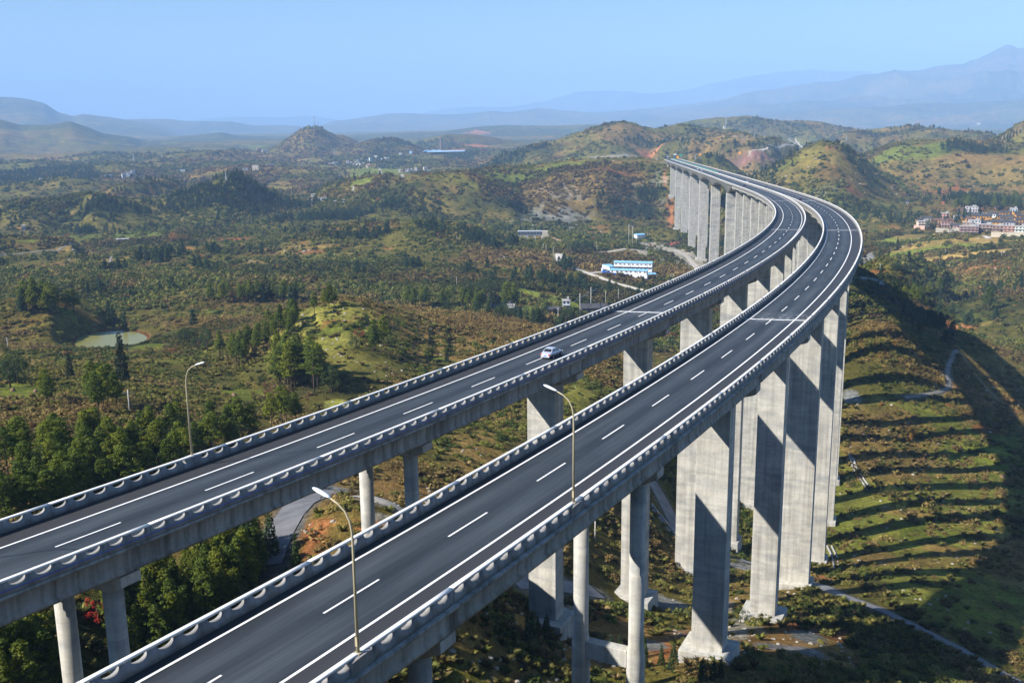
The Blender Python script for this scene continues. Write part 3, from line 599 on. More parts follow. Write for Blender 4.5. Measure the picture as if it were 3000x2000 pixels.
def parapet(line, inn, out, tin, tout, a, b, hole0=1.5):
    """concrete parapet with a row of half-moon openings under its rail; inn/out = offsets of its foot, tin/tout = of its top"""
    parts = []; cuts = [a]+[c for c in np.arange(math.ceil(a/20)*20+4.6, b, 20.)]+[b]
    def xs(z): t = max(0., min(1, z/1.08)); return inn+(tin-inn)*t**.8, out+(tout-out)*t
    fo = 1 if out > inn else -1
    for c0, c1 in zip(cuts[:-1], cuts[1:]):
        g = .02; st = [(c0+g, .965)]; k = math.floor((c0-hole0)/2)
        while True:
            h = hole0+2*k; k += 1
            if h-.75 < c0+.15: continue
            if h+.75 > c1-.15: break
            for t in (-1, -.97, -.8, -.5, -.15, .2, .5, .75, .92, .99, 1): st.append((h+.72*t, .965-.48*math.sqrt(max(0, 1-t*t))**.8))
        st.append((c1-g, .965))
        def pf(i):
            z = st[i][1]; a0, b0 = xs(0); a1, b1 = xs(z); return [(a0, -.015), (a1, z), (b1, z), (b0, -.12)]
        ss = [q[0] for q in st]; it = iter(range(len(ss)))
        V, Fs, uv = sweep(line, ss, lambda s: pf(next(it))); parts.append((V, Fs, uv))
        a1, b1 = xs(.95); a2, b2 = xs(1.1); st2 = np.r_[np.arange(c0+g, c1-g, 2.5), c1-g]
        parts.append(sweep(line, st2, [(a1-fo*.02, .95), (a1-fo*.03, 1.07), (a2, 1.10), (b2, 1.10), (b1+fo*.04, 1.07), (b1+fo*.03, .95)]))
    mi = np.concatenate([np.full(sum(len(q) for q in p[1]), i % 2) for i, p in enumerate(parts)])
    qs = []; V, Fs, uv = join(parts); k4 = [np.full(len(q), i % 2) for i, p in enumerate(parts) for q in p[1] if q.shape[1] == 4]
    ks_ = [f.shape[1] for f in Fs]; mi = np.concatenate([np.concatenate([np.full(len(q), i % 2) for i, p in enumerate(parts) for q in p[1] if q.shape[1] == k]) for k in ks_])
    return V, Fs, mi

def viaduct(line, side, lo, hi, ctr, label, pk0, P0, a, b, ledge):
    base = line.at(5, ctr); root = thing('viaduct', (base[0], base[1], float(zfun(base[0], base[1]))), label, 'viaduct', 'twin carriageway viaducts')
    bpy.context.view_layer.update()
    st = stations(a, b)
    # girders of the approach spans, box girder of the long spans
    prof = [(lo-ledge*.2, -.03), (hi+ledge, -.03), (hi+ledge, -.26), (hi-.45, -.42), (hi-.55, -1.75), (hi-.40, -1.95), (hi-.40, -2.2), (lo+.40, -2.2), (lo+.40, -1.95), (lo+.55, -1.75), (lo+.45, -.42), (lo-ledge*.2, -.26)]
    cutp = [a]+[pk0+40*k for k in range(-2, 19) if a < pk0+40*k < S_MAIN-5]+[S_MAIN-.04]
    V, Fs, uv = join([sweep(line, np.unique(np.r_[c0+.02, np.arange(math.ceil(c0/5)*5+5, c1-1, 5.), c1-.02]), prof) for c0, c1 in zip(cutp[:-1], cutp[1:])])
    hang(link('girder', np_mesh('girder', V, Fs), M_GIRD), root)
    st2 = np.unique(np.r_[S_MAIN+.04, np.arange(730, b, 4.), b])
    def bp(s):
        d = girder_depth(s, P0)
        return [(lo, -.03), (hi, -.03), (hi, -.30), (lo+9.3, -.75), (lo+9.2, -d), (lo+1.75, -d), (lo+1.7, -.75), (lo, -.30)]
    V, Fs, uv = sweep(line, st2, bp); hang(link('box_girder', np_mesh('box_girder', V, Fs), M_BOX), root)
    ein = lo+.52; eou = hi-.58
    V, Fs, uv = sweep(line, st, [(x, 0.0) for x in np.linspace(ein, eou, 9)], closed=False)
    pieces = [((V, Fs, uv), 0)]
    def strip(o0, o1, segs, dz, mi):
        pieces.append((join([sweep(line, np.unique(np.r_[s0, np.arange(math.ceil(s0/2.5)*2.5+1e-3, s1, 2.5), s1]), [(o0, dz), (o1, dz)], closed=False) for s0, s1 in segs]), mi))
    strip(-3.86, -3.64, [(a, b)], .005, 1); strip(3.64, 3.86, [(a, b)], .005, 1)
    strip(-.085, .085, [(s, s+6) for s in np.arange(math.ceil(a/15)*15, b-6, 15)], .005, 1)
    for j in JOINTS[:3]:
        o = (ein+.15, eou-.15) if side == 'R' else (ein+.3, eou-.2)
        pieces.append((sweep(line, [j-.38, j-.1, j+.18, j+.38], [(x, .009) for x in np.linspace(o[0], o[1], 12)], closed=False), 2))
    V, Fs, uv = join([p for p, k in pieces]); mi = np.concatenate([np.concatenate([np.full(len(q), k) for p, k in pieces for q in p[1] if q.shape[1] == f.shape[1]]) for f in Fs])
    hang(link('road_surface', np_mesh('road_surface', V, Fs, uv=uv, mats=mi), [asphalt('asphalt', [(127.5, 1.0), (325, .6), (525, .7)] if side == 'R' else [(124.5, .35), (325, .2)]), M_PAINT, M_DUST]), root)
    # parapets
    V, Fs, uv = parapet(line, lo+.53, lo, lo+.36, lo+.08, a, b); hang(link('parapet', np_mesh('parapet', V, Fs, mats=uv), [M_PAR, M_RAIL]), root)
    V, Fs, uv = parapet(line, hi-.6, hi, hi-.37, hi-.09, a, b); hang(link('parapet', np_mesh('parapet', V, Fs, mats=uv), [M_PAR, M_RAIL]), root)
    if side == 'L':
        V, Fs, uv = sweep(line, stations(a, 420), [(hi+.02+.05*math.cos(t), .34+.05*math.sin(t)) for t in np.linspace(0, 2*math.pi, 7)[:-1]]); hang(link('cable_duct', np_mesh('cable_duct', V, Fs), M_DUCT), root)
    # piers
    ks = list(range(-1, 19)); posts = [(pk0+40*k, 'approach', k) for k in ks]+[(P0+119.5*k, 'main', k) for k in range(7)]+[(P0+119.5*6+96, 'end', 0)]
    for s, typ, k in posts:
        n, t = line.frame(s); rz = math.atan2(n[1], n[0])
        dk = line.at(s, ctr); bk = float(np.interp(s, S, line.B))
        gz = float(zfun(dk[0], dk[1])); c = np.array([dk[0], dk[1]])
        if typ == 'approach' and k < 2:
            top = dk[2]-3.7; zt = gz+14.5 if k == 1 else gz+13.5
            zt = min(zt, top-8)
            for sg in (-1, 1):
                q = dk[:2]+n[:2]*sg*3.1; pm = MB()
                pm.tube([(q[0], q[1], top+.3), (q[0], q[1], zt+1.4), (q[0], q[1], zt+.4), (q[0], q[1], zt-1.3), (q[0], q[1], gz-2)], [.80, .80, .97, .97, .97], 28)
                cm = hang(pm.build('column', M_PIER, None, True), root)
                for f in cm.data.polygons: f.use_smooth = len(f.vertices) == 4
            pier = root
            tb = MB().box((dk[0], dk[1], zt-.2), (4.6, 1.2, 1.9), rz); hang(tb.build('tie_beam', M_PIER, None, bevel=.05), root)
            cap = MB().prism([(-5.4, 0), (5.4, 0), (5.4, -.85), (3.9, -1.6), (-3.9, -1.6), (-5.4, -.85)], dk+np.array([0, 0, -2.22]), n, (0, 0, 1), t, 1.9)
        elif typ == 'approach':
            W = (4.5 if k < 4 else 6.1); T = 2.9; top = dk[2]-2.3
            pm = MB().box((dk[0], dk[1], (top-1+gz-2)/2), (W, T, top-1-(gz-2)), rz)
            pier = hang(pm.build('pier', M_PIER, None, bevel=.07), root)
            h = W/2; cap = MB().prism([(-5.5, 0), (5.5, 0), (5.5, -.9), (5.1, -1.15), (h+.02, -2.0), (-h-.02, -2.0), (-5.1, -1.15), (-5.5, -.9)], dk+np.array([0, 0, -2.22]), n, (0, 0, 1), t, T-.5)
            for sg in (-1, 1): e = MB().prism([(-.35, 0), (.35, 0), (.35, .95), (-.35, .95)], dk+n*sg*5.15+np.array([0, 0, -2.22+.0+sg*bk*5.15]), n, (0, 0, 1), t, T-.9); hang(e.build('bearing_block', M_PIER), root).parent = pier
        elif typ == 'main':
            d = girder_depth(s, P0); pm = MB(); dk = line.at(s, lo+5.45)
            hh = dk[2]-d+.4-(gz-3)
            pm.prism([(-3.7,-4.1),(3.7,-4.1),(3.7,-1.2),(3.2,-1.2),(3.2,1.2),(3.7,1.2),(3.7,4.1),(-3.7,4.1),(-3.7,1.2),(-3.2,1.2),(-3.2,-1.2),(-3.7,-1.2)], np.array([dk[0], dk[1], gz-3+hh/2]), n, t, (0, 0, 1), hh)
            pier = hang(pm.build('pier', M_PIER), root); cap = None
        else:
            for sg in (-1, 1): q = dk[:2]+n[:2]*sg*2.6; hang(MB().tube([(q[0], q[1], dk[2]-4.2), (q[0], q[1], gz-3)], .9, 14).build('column', M_PIER, None, True), root)
            pier = root; cap = MB().box((dk[0], dk[1], dk[2]-3.8), (9, 2, 1.5), rz)
        if cap:
            co = hang(cap.build('pier_cap', M_PIER, None, bevel=.06), root)
            if pier is not root: co.parent = pier
        if typ in ('main', 'approach') and (k >= 2 or typ == 'main'):
            fw = (7.6, 6.2) if typ == 'approach' else (11, 14)
            ft = MB().box((dk[0], dk[1], gz-.4), (fw[0], fw[1], 4.4), rz, taper=.97); hang(ft.build('footing', M_PIER, None, bevel=.1), root).parent = pier
    return root
VL = viaduct(LEFT, 'L', -7.15, 5.25, -.95, 'left of the two viaducts, the one carrying the silver saloon car', 3.0, 768.5, -120, S_END, .06)
VR = viaduct(RIGHT, 'R', -5.18, 6.95, .9, 'right of the two viaducts, carrying two cream lamps on its outer parapet', 4.8, 768.5, -120, S_END+4, .30)
for rt in (VL, VR):                      # sub-parts keep their place under their pier
    for p in rt.children:
        for q in p.children: q.matrix_parent_inverse = Matrix.Identity(4); q.location = (0, 0, 0)

# ------------------------------------------------------------------ road lamps on the outer parapets
def lamp(line, s, off, sg, label):
    n, t = line.frame(s); p = line.at(s, off, 1.02)
    r = thing('street_lamp', tuple(p), label, 'street lamp', 'cream lamps along the parapets', math.atan2(n[1]*sg, n[0]*sg))   # local +x points over the road
    pts = [(0, 0, 0), (0, 0, 6.6), (.03, 0, 7.3), (.16, 0, 7.9), (.45, 0, 8.4), (.9, 0, 8.75), (1.45, 0, 9.0)]
    MB().tube(pts, [.11, .072, .066, .062, .058, .052, .046], 12).build('pole', M_POLE, r, True)
    MB().box((.0, 0, .05), (.42, .42, .06)).box((.0, .11, .75), (.16, .05, .55)).build('base_plate', M_POLE, r)
    hm = MB(); xs = [1.4, 1.55, 1.75, 2.2, 2.45, 2.6]; w = [.06, .12, .17, .18, .15, .06]; h = [.05, .08, .11, .12, .09, .03]
    V = []; Fs = []; N = 10
    for x, a, c in zip(xs, w, h):
        for k in range(N): u = 2*math.pi*k/N; V.append((x, a*math.cos(u), 9.0+(x-1.4)*.32+c*(math.sin(u) if math.sin(u) > 0 else .35*math.sin(u))))
    for i in range(len(xs)-1):
        for k in range(N): Fs.append((i*N+k, i*N+(k+1) % N, (i+1)*N+(k+1) % N, (i+1)*N+k))
    Fs += [tuple(range(N)), tuple((len(xs)-1)*N+k for k in range(N))]
    hd = hm.add(V, Fs).build('lamp_head', M_WHITE, r, True)
    V = [(x, y, 9.0+(x-1.4)*.32-.05) for x, y in ((1.75, -.13), (2.4, -.11), (2.4, .11), (1.75, .13))]
    MB().add(V, [(0, 1, 2, 3)]).build('lens', M_LENS, hd)
    # thickened bracket of the parapet that carries it
    m = MB(); o = Vector((0, 0, 0))
    m.add([(-.32, -.95, -.10), (.22, -.95, -.10), (.22, .95, -.10), (-.32, .95, -.10), (-.42, -.45, .01), (.26, -.45, .01), (.26, .45, .01), (-.42, .45, .01), (-.20, -.95, -1.0), (.22, -.95, -1.0), (.22, .95, -1.0), (-.2, .95, -1.0)],
          [(4, 5, 6, 7), (0, 1, 5, 4), (2, 3, 7, 6), (0, 4, 7, 3), (1, 2, 6, 5), (8, 9, 1, 0), (10, 11, 3, 2), (9, 10, 2, 1), (11, 8, 0, 3), (8, 11, 10, 9)])
    m.build('bracket', M_PAR, r, bevel=.03)
    return r
lamp(LEFT, 20.2, -7.0, 1, 'cream lamp post on the left viaduct, in front of the dark pine wood')
lamp(LEFT, -10, -7.0, 1, 'lamp post beyond the frame edge, its shadow crossing the left carriageway')
lamp(RIGHT, -5.2, 6.78, -1, 'nearest cream lamp post, on the right viaduct above the lit orange earth bank')
lamp(RIGHT, 23.0, 6.78, -1, 'cream lamp post farther along the right viaduct, in front of a square pier')
# green anti-glare screen on the central parapet of the far spans
V, Fs, uv = sweep(RIGHT, np.arange(955, S_END-10, 6.), [(-5.10, 1.11), (-4.98, 1.11), (-4.98, 2.3), (-5.10, 2.3)])
tag(link('glare_screen', np_mesh('glare_screen', V, Fs), plain('green_screen', (.02,.17,.12), .5, .15, .2)), 'long green glare screen along the central parapet of the far viaduct end', 'screen')
# ------------------------------------------------------------------ helper: true size of things seen in the photograph
def dist_of(p): return math.hypot(p[0], p[1])
def face_cam(p, jit=0.): return math.atan2(p[1], p[0])-math.pi/2+jit       # local -y looks back at the viewer
def m_per_px(p): return (np.asarray(p)@FW)/F
def top_height(p, py):                       # height of a vertical thing standing on p whose top shows at row py
    lo, hi = 0., 400.
    for _ in range(40):
        m = (lo+hi)/2
        if project(np.array([[p[0], p[1], p[2]+m]]))[1][0] > py: lo = m
        else: hi = m
    return lo

# ------------------------------------------------------------------ vehicles
M_GLASS = new_mat('car_glass')[0]; _b = M_GLASS.node_tree.nodes['Principled BSDF']; _b.inputs['Base Color'].default_value = (.02,.022,.026,1); _b.inputs['Roughness'].default_value = .08; _b.inputs['Specular IOR Level'].default_value = .6
M_TYRE = plain('tyre_rubber', (.018,.018,.018), .9); M_RIM = plain('wheel_rim', (.45,.46,.48), .35, .05, 2, .7); M_TAIL = plain('tail_lamp', (.55,.02,.015), .25, .05); M_HEAD = plain('head_lamp', (.75,.77,.8), .15, .03)
M_PLATE = plain('number_plate', (.03,.10,.42), .5, .02); M_TRIM = plain('dark_trim', (.03,.03,.032), .6)
def paint_mat(name, c): 
    m, nt, b = new_mat(name); b.inputs['Base Color'].default_value = (*c, 1); b.inputs['Roughness'].default_value = .28; b.inputs['Specular IOR Level'].default_value = .5; b.inputs['Coat Weight'].default_value = .5; b.inputs['Metallic'].default_value = .25; return m
def make_car(name, label, paint, loc, rz, cat='car', group=None, pitch=0):
    """saloon, 4.5 m, nose towards +y"""
    r = thing(name, tuple(loc), label, cat, group, rz); r.rotation_euler = (pitch, 0, rz)
    # body shell: stations along y with half widths and heights
    st = [(-2.24,.62,.34,.60),(-2.20,.74,.26,.80),(-1.95,.81,.22,.90),(-1.35,.84,.20,.93),(-.6,.85,.18,.93),(.5,.85,.18,.92),(1.0,.84,.18,.90),(1.75,.81,.20,.80),(2.12,.74,.24,.68),(2.24,.60,.32,.56)]
    V = []; Fs = []
    for y, w, z0, z1 in st:
        zm = z0*.45+z1*.55
        V += [(-w*.86, y, z0), (-w, y, zm), (-w*.97, y, z1-.05), (-w*.80, y, z1), (w*.80, y, z1), (w*.97, y, z1-.05), (w, y, zm), (w*.86, y, z0)]
    n = 8
    for i in range(len(st)-1):
        for k in range(n): Fs.append((i*n+k, i*n+(k+1) % n, (i+1)*n+(k+1) % n, (i+1)*n+k))
    Fs += [tuple(range(n)), tuple((len(st)-1)*n+k for k in range(n))]
    body = MB().add(V, Fs).build('body', paint, r, True); sd = body.modifiers.new('smooth', 'SUBSURF'); sd.levels = sd.render_levels = 1
    # cabin
    cs = [(-1.62,.66,.90,.60),(-1.02,.70,1.36,.56),(-.35,.72,1.42,.58),(.15,.71,1.38,.56),(.98,.68,.90,.62)]
    ci = [(-1.62,.90),(-1.02,1.36),(-.35,1.42),(.15,1.38),(.98,.89)]
    V = []; 
    for (y, wb, zt, wt) in cs: V += [(-.74, y, .88), (-wt if zt > 1 else -.70, y, zt), (wt if zt > 1 else .70, y, zt), (.74, y, .88)]
    Fs = []
    for i in range(4):
        for k in range(3): Fs.append((i*4+k, i*4+k+1, (i+1)*4+k+1, (i+1)*4+k))
    MB().add(V, Fs).build('cabin', paint, r)
    def pane(nm, P, d=.012):
        P = [Vector(p) for p in P]; nrm = (P[1]-P[0]).cross(P[2]-P[0]).normalized(); c = sum(P, Vector())/len(P)
        if nrm.dot(c-Vector((0, -.2, .6))) < 0: nrm = -nrm
        MB().add([p+nrm*d for p in P], [tuple(range(len(P)))]).build(nm, M_GLASS, r)
    pane('rear_window', [(-.60,-1.52,.97),(.60,-1.52,.97),(.50,-1.07,1.315),(-.50,-1.07,1.315)])
    pane('windscreen', [(-.62,.90,.94),(.62,.90,.94),(.52,.22,1.34),(-.52,.22,1.34)])
    for sx in (-1, 1):
        def sp(y, z): t = (z-.88)/(.50); return (sx*(.74-(.74-.575)*min(1, t)), y, z)
        pane('side_window', [sp(-1.28,.96), sp(-.42,.96), sp(-.42,1.33), sp(-.98,1.31)]); pane('side_window', [sp(-.34,.96), sp(.72,.95), sp(.14,1.31), sp(-.34,1.33)])
        MB().box((sx*.60,-2.205,.70), (.34,.05,.15)).build('tail_light', M_TAIL, r, bevel=.015)
        MB().box((sx*.58,2.15,.58), (.34,.06,.13)).build('headlight', M_HEAD, r, bevel=.015)
        MB().box((sx*.86,.62,.98), (.16,.10,.12)).build('mirror', paint, r, bevel=.02)
        for y in (-1.32, 1.38):
            w = MB().tube([(sx*.66,y,.31),(sx*.69,y,.31),(sx*.84,y,.31),(sx*.86,y,.31)], [.28,.31,.31,.28], 20).build('wheel', M_TYRE, r, False)
            MB().tube([(sx*.80,y,.31),(sx*.868,y,.31)], .19, 14).build('rim', M_RIM, w)
    MB().box((0,-2.25,.50), (.44,.02,.13)).build('number_plate', M_PLATE, r)
    MB().box((0,-2.23,.36), (1.30,.06,.12)).build('bumper', paint, r, bevel=.02)
    return r
def on_road(line, s, off, rev=False):
    n, t = line.frame(s); p = line.at(s, off, .012); q = line.at(s+1, off, .012); sl = math.atan2(q[2]-p[2], 1)
    return p, math.atan2(t[1], t[0])-math.pi/2+(math.pi if rev else 0), (sl if not rev else -sl)
P_SILVER = paint_mat('silver_paint', (.50,.53,.58)); P_BLACK = paint_mat('black_paint', (.02,.02,.025)); P_WHITE = paint_mat('white_paint', (.8,.8,.8)); P_RED = paint_mat('red_paint', (.30,.03,.03)); P_BLUE = paint_mat('blue_paint', (.03,.06,.25))
for nm, line, s, off, pm, lb, rev in [('saloon_car', LEFT, 81.2, .95, P_SILVER, 'silver saloon car driving away, red tail lights, alone on the near left carriageway', False),
    ('parked_car', LEFT, 706, -.6, P_BLACK, 'dark car on the left carriageway where the arched spans begin', False), ('parked_car', LEFT, 1046, -.2, P_WHITE, 'nearer of the two white cars far along the left viaduct', True),
    ('parked_car', LEFT, 1092, -.4, P_WHITE, 'farther of the two white cars far along the left viaduct', True), ('parked_car', LEFT, 1185, 1.9, P_RED, 'red car farthest along the left viaduct', True),
    ('parked_car', RIGHT, 1196, 1.2, P_BLUE, 'blue car beside the green screen, far along the right viaduct', False), ('parked_car', RIGHT, 527, -2.2, P_BLACK, 'dark car by the pale joint at the inside of the right carriageway bend', False), ('parked_car', RIGHT, 762, -2.6, P_SILVER, 'grey car close to the central parapet on the far right viaduct', False)]:
    p, rz, pt = on_road(line, s, off, rev); make_car(nm, lb, pm, p, rz, pitch=pt)

# ------------------------------------------------------------------ buildings
M_WALL = {}
def wall_mat(c):
    k = tuple(np.round(c, 3))
    if k not in M_WALL: M_WALL[k] = plain('wall_render', c, .9, .16, .5)
    return M_WALL[k]
M_TILE = plain('dark_roof_tiles', (.055,.055,.06), .9, .35, .8); M_BTILE = plain('brown_roof_tiles', (.13,.075,.06), .9, .3, .8); M_SLAB = plain('roof_slab', (.34,.33,.31), .9, .15); M_WIN = plain('window_dark', (.03,.035,.045), .3, .1); M_BSHEET = plain('blue_roof_sheet', (.22,.47,.68), .5, .10, .4); M_GSHEET = plain('grey_roof_sheet', (.42,.45,.46), .6, .12, .4)
M_BFENCE = plain('blue_fence', (.01,.14,.62), .5, .12, .8); M_STONE = plain('stone_wall', (.32,.29,.23), .95, .35, .8); M_RUST = plain('rusty_steel', (.22,.07,.04), .9, .4, 1.5); M_YEL = plain('orange_board', (.85,.36,.02), .6, .08); M_GREEN = plain('green_sign_board', (.01,.33,.27), .5, .05)
PINK = (.44,.25,.19); BRICK = (.30,.18,.145); WHT = (.60,.58,.55); YEL = (.55,.27,.07); GRY = (.45,.47,.48); CRM = (.60,.52,.42)
def seat(p, w, d, rz):                     # floor level: the highest ground under the footprint's front and sides
    c, s = math.cos(rz), math.sin(rz); q = [(x*c-y*s+p[0], x*s+y*c+p[1]) for x in (-w/2, 0, w/2) for y in (-d/2, d*.1)]
    z = max(float(zfun(*a)) for a in q); return np.array([p[0], p[1], min(z, p[2]+3.0)])
def house(name, p, w, h, kind, col, label, group, depth=None, jit=0., floors=None, cat='house', roof=None, parts=True):
    """walls, roof and openings; local -y is the front"""
    rz = face_cam(p, jit); d = depth or min(max(6., w*.7), 10.); p = seat(p, w, d, rz); r = thing(name, tuple(p), label, cat, group, rz)
    wm = wall_mat(col); gable = kind in ('gable', 'shed'); hw = h*.68 if gable else h
    wb = MB()
    if gable:
        wb.add([(-w/2,-d/2,-5),(w/2,-d/2,-5),(w/2,d/2,-5),(-w/2,d/2,-5),(-w/2,-d/2,hw),(w/2,-d/2,hw),(w/2,d/2,hw),(-w/2,d/2,hw),(-w/2,0,h-.1),(w/2,0,h-.1)],
               [(0,1,5,4),(1,2,6,9,5),(2,3,7,6),(3,0,4,8,7)])
    else: wb.box((0,0,hw/2-2.5), (w,d,hw+5))
    wb.build('wall', wm, r)
    if gable:
        e = .5; t = .18; s = (h-hw)/(d/2)
        rb = MB(); L = w/2+e
        for sg in (-1, 1):
            y0 = sg*(d/2+e); z0 = hw-s*e
            rb.add([(-L,y0,z0),(L,y0,z0),(L,0,h),(-L,0,h),(-L,y0,z0+t),(L,y0,z0+t),(L,0,h+t),(-L,0,h+t)], [(0,1,2,3),(4,7,6,5),(0,4,5,1),(1,5,6,2),(3,7,4,0)])
        rb.build('roof', roof or M_TILE, r)
    else:
        rb = MB().box((0,0,hw+.12), (w+.7,d+.7,.24))
        if kind == 'flat': rb.box((w*.22,d*.12,hw+1.1), (w*.3,d*.45,1.8))
        rb.build('roof', roof or M_SLAB, r)
    nf = floors or max(1, int(round(hw/3.1))); nc = max(2, int(round(w/3.4))); fh = hw/nf
    for f in range(nf):
        for k in range(nc):
            x = -w/2+(k+.5)*w/nc; z = f*fh+fh*.55
            if f == 0 and k == nc//2: MB().box((x,-d/2,fh*.36), (1.2,.12,fh*.72)).build('door', M_WIN, r); continue
            MB().box((x,-d/2,z), (min(1.7, w/nc*.55),.12,fh*.42)).build('window', M_WIN, r)
        for k in range(2): MB().box((-w/2,-d/4+k*d/2,f*fh+fh*.55), (.12,1.1,fh*.4)).build('window', M_WIN, r)
        if kind == 'flat' and f > 0: MB().box((0,-d/2-.45,f*fh), (w*.96,.9,.18)).build('balcony', M_SLAB, r)
    return r
def zpx(x, y): return 2600+x/5.8075, 550+y/5.8075
VG = 'houses of the right hand village'
VILLAGE = [(1230,1525,803,668,'flat',BRICK,'wide brick house of three storeys at the left of the village front row',.05),(1545,1775,790,632,'flat',BRICK,'taller brick house beside the steps, second in the village front row',.0),
 (1778,1960,792,652,'flat',BRICK,'three storey brick house on the pale retaining wall, third in the front row',.0),(1972,2162,796,656,'flat',PINK,'brick house with grey balconies beside the white one in the front row',.0),(2168,2340,800,658,'flat',WHT,'white three storey house at the right end of the village front row',.0),
 (910,1100,682,566,'flat',PINK,'pink two storey house under a brown tiled roof, village left part',.1),(1072,1225,702,606,'gable',PINK,'pink walled gabled house above the grey stone wall',.0),(1285,1450,668,592,'flat',PINK,'small pink house directly behind the widest front brick house',.0),
 (1378,1575,655,552,'flat',WHT,'white house with blue lower floor in the village middle',.0),(775,950,602,528,'gable',YEL,'yellow earth house with dark roof, left of the brown roofed one',.0),(952,1120,600,528,'gable',YEL,'yellow earth house under a reddish brown roof',.0),
 (785,910,668,600,'gable',YEL,'low yellow house next to the round dark tree',.0),(505,700,690,572,'flat',CRM,'cream house of three floors at the left edge of the village',.25),(485,600,586,528,'gable',YEL,'leftmost yellow gabled cottage of the village',.3),
 (605,750,575,492,'gable',CRM,'pale gabled cottage right of the leftmost yellow one',-.2),(570,690,530,486,'gable',BRICK,'small brick cottage at the upper left corner of the village',.2),(895,1045,526,436,'flat',PINK,'pink and white two storey house standing alone above the yellow roofs',.0),
 (1120,1190,552,486,'flat',WHT,'narrow white two storey house between yellow cottages',.0),(1195,1360,534,470,'gable',YEL,'yellow cottage right of the narrow white house',.0),(1280,1440,566,495,'gable',YEL,'yellow cottage with patched brown roof in the village middle',.0),
 (1362,1450,500,438,'gable',GRY,'small grey gable behind the yellow cottages',.3),(1445,1640,505,428,'gable',YEL,'yellow house with long dark roof below the white hall',.0),(1490,1760,545,465,'gable',YEL,'longest yellow house of the village with a dark roof',.05),
 (1592,1790,640,560,'gable',GRY,'broad dark roof directly behind the taller brick house',.0),(1710,1860,505,415,'gable',WHT,'white gabled house among yellow ones in the back row',-.35),(1785,1960,655,552,'gable',YEL,'yellow house with broad dark roof, right of the village middle',.0),
 (1872,2110,530,465,'gable',YEL,'long yellow house in the third row on the right',.0),(1915,2105,468,400,'gable',YEL,'yellow house in the back row on the right',.0),(1930,2120,580,510,'gable',CRM,'cream house with dark roof in the second row on the right',.0),
 (1972,2160,660,560,'gable',GRY,'grey roofed house right behind the front row',.0),(2125,2235,470,405,'gable',YEL,'yellow gable facing forward in the back row',.5),(2180,2330,515,450,'gable',YEL,'yellow house with its gable turned, right edge of the third row',.3),
 (2165,2330,590,512,'gable',YEL,'pair of joined yellow gables at the right edge',.3),(2165,2330,655,590,'gable',BRICK,'brown roofed house behind the white front house',.0),(2085,2205,412,350,'flat',GRY,'grey flat roofed shed below the pine wood at the village back',.0),
 (1330,1525,408,326,'flat',WHT,'white hall with a flat roof and open gallery above the village',.1),(1200,1280,392,342,'gable',BRICK,'tiny red roofed hut left of the white hall',.0),(1812,1865,352,310,'gable',PINK,'tiny pink hut against the dark pine wood',.0),(305,355,266,226,'gable',WHT,'lone white hut on the slope far above the village',.0)]
for i, (x0, x1, yb, yt, kind, col, lb, jit) in enumerate(VILLAGE):
    p = place(*zpx((x0+x1)/2, yb)); sc = m_per_px(p)/5.8075; w = (x1-x0)*sc; h = max(3.0, (yb-yt)*sc)
    house('village_house', p, w, h, kind, tuple(c*(.92+.16*random.random()) for c in col), lb, VG, jit=jit, roof=M_BTILE if 'brown' in lb or 'red' in lb else None, depth=8 if kind == 'gable' else 9)
def wall_between(name, a, b, h, label, mat, cat='wall', th=.6):
    p, q = place(*a), place(*b); L = math.hypot(q[0]-p[0], q[1]-p[1]); rz = math.atan2(q[1]-p[1], q[0]-p[0]); n = max(2, int(L/4)); m = MB()
    r = thing(name, tuple(p), label, cat); 
    V = []; Fs = []
    for i in range(n+1):
        x = p[0]+(q[0]-p[0])*i/n; y = p[1]+(q[1]-p[1])*i/n; z = float(zfun(x, y)); nx, ny = -math.sin(rz)*th/2, math.cos(rz)*th/2
        V += [(x+nx-p[0], y+ny-p[1], z-1-p[2]), (x+nx-p[0], y+ny-p[1], z+h-p[2]), (x-nx-p[0], y-ny-p[1], z+h-p[2]), (x-nx-p[0], y-ny-p[1], z-1-p[2])]
        if i: b0 = (i-1)*4; Fs += [(b0+k, b0+(k+1) % 4, b0+4+(k+1) % 4, b0+4+k) for k in range(4)]
    Fs += [(0, 1, 2, 3), tuple(n*4+k for k in (3, 2, 1, 0))]
    o = m.add(V, Fs).build(name, mat); o.location = tuple(p); bpy.data.objects.remove(r); return tag(o, label, cat)
wall_between('retaining_wall', zpx(820,757), zpx(1222,757), 5.0, 'grey stone retaining wall under the gabled houses left of the front row', M_STONE)
wall_between('retaining_wall', zpx(1757,838), zpx(2330,842), 5.2, 'pale retaining wall carrying the right half of the village front row', plain('pale_wall', (.50,.43,.32), .9, .2, .4))
wall_between('retaining_wall', zpx(450,690), zpx(632,716), 4.0, 'pink faced bank wall at the left tip of the village', plain('pink_wall', (.50,.30,.23), .9, .2, .4))

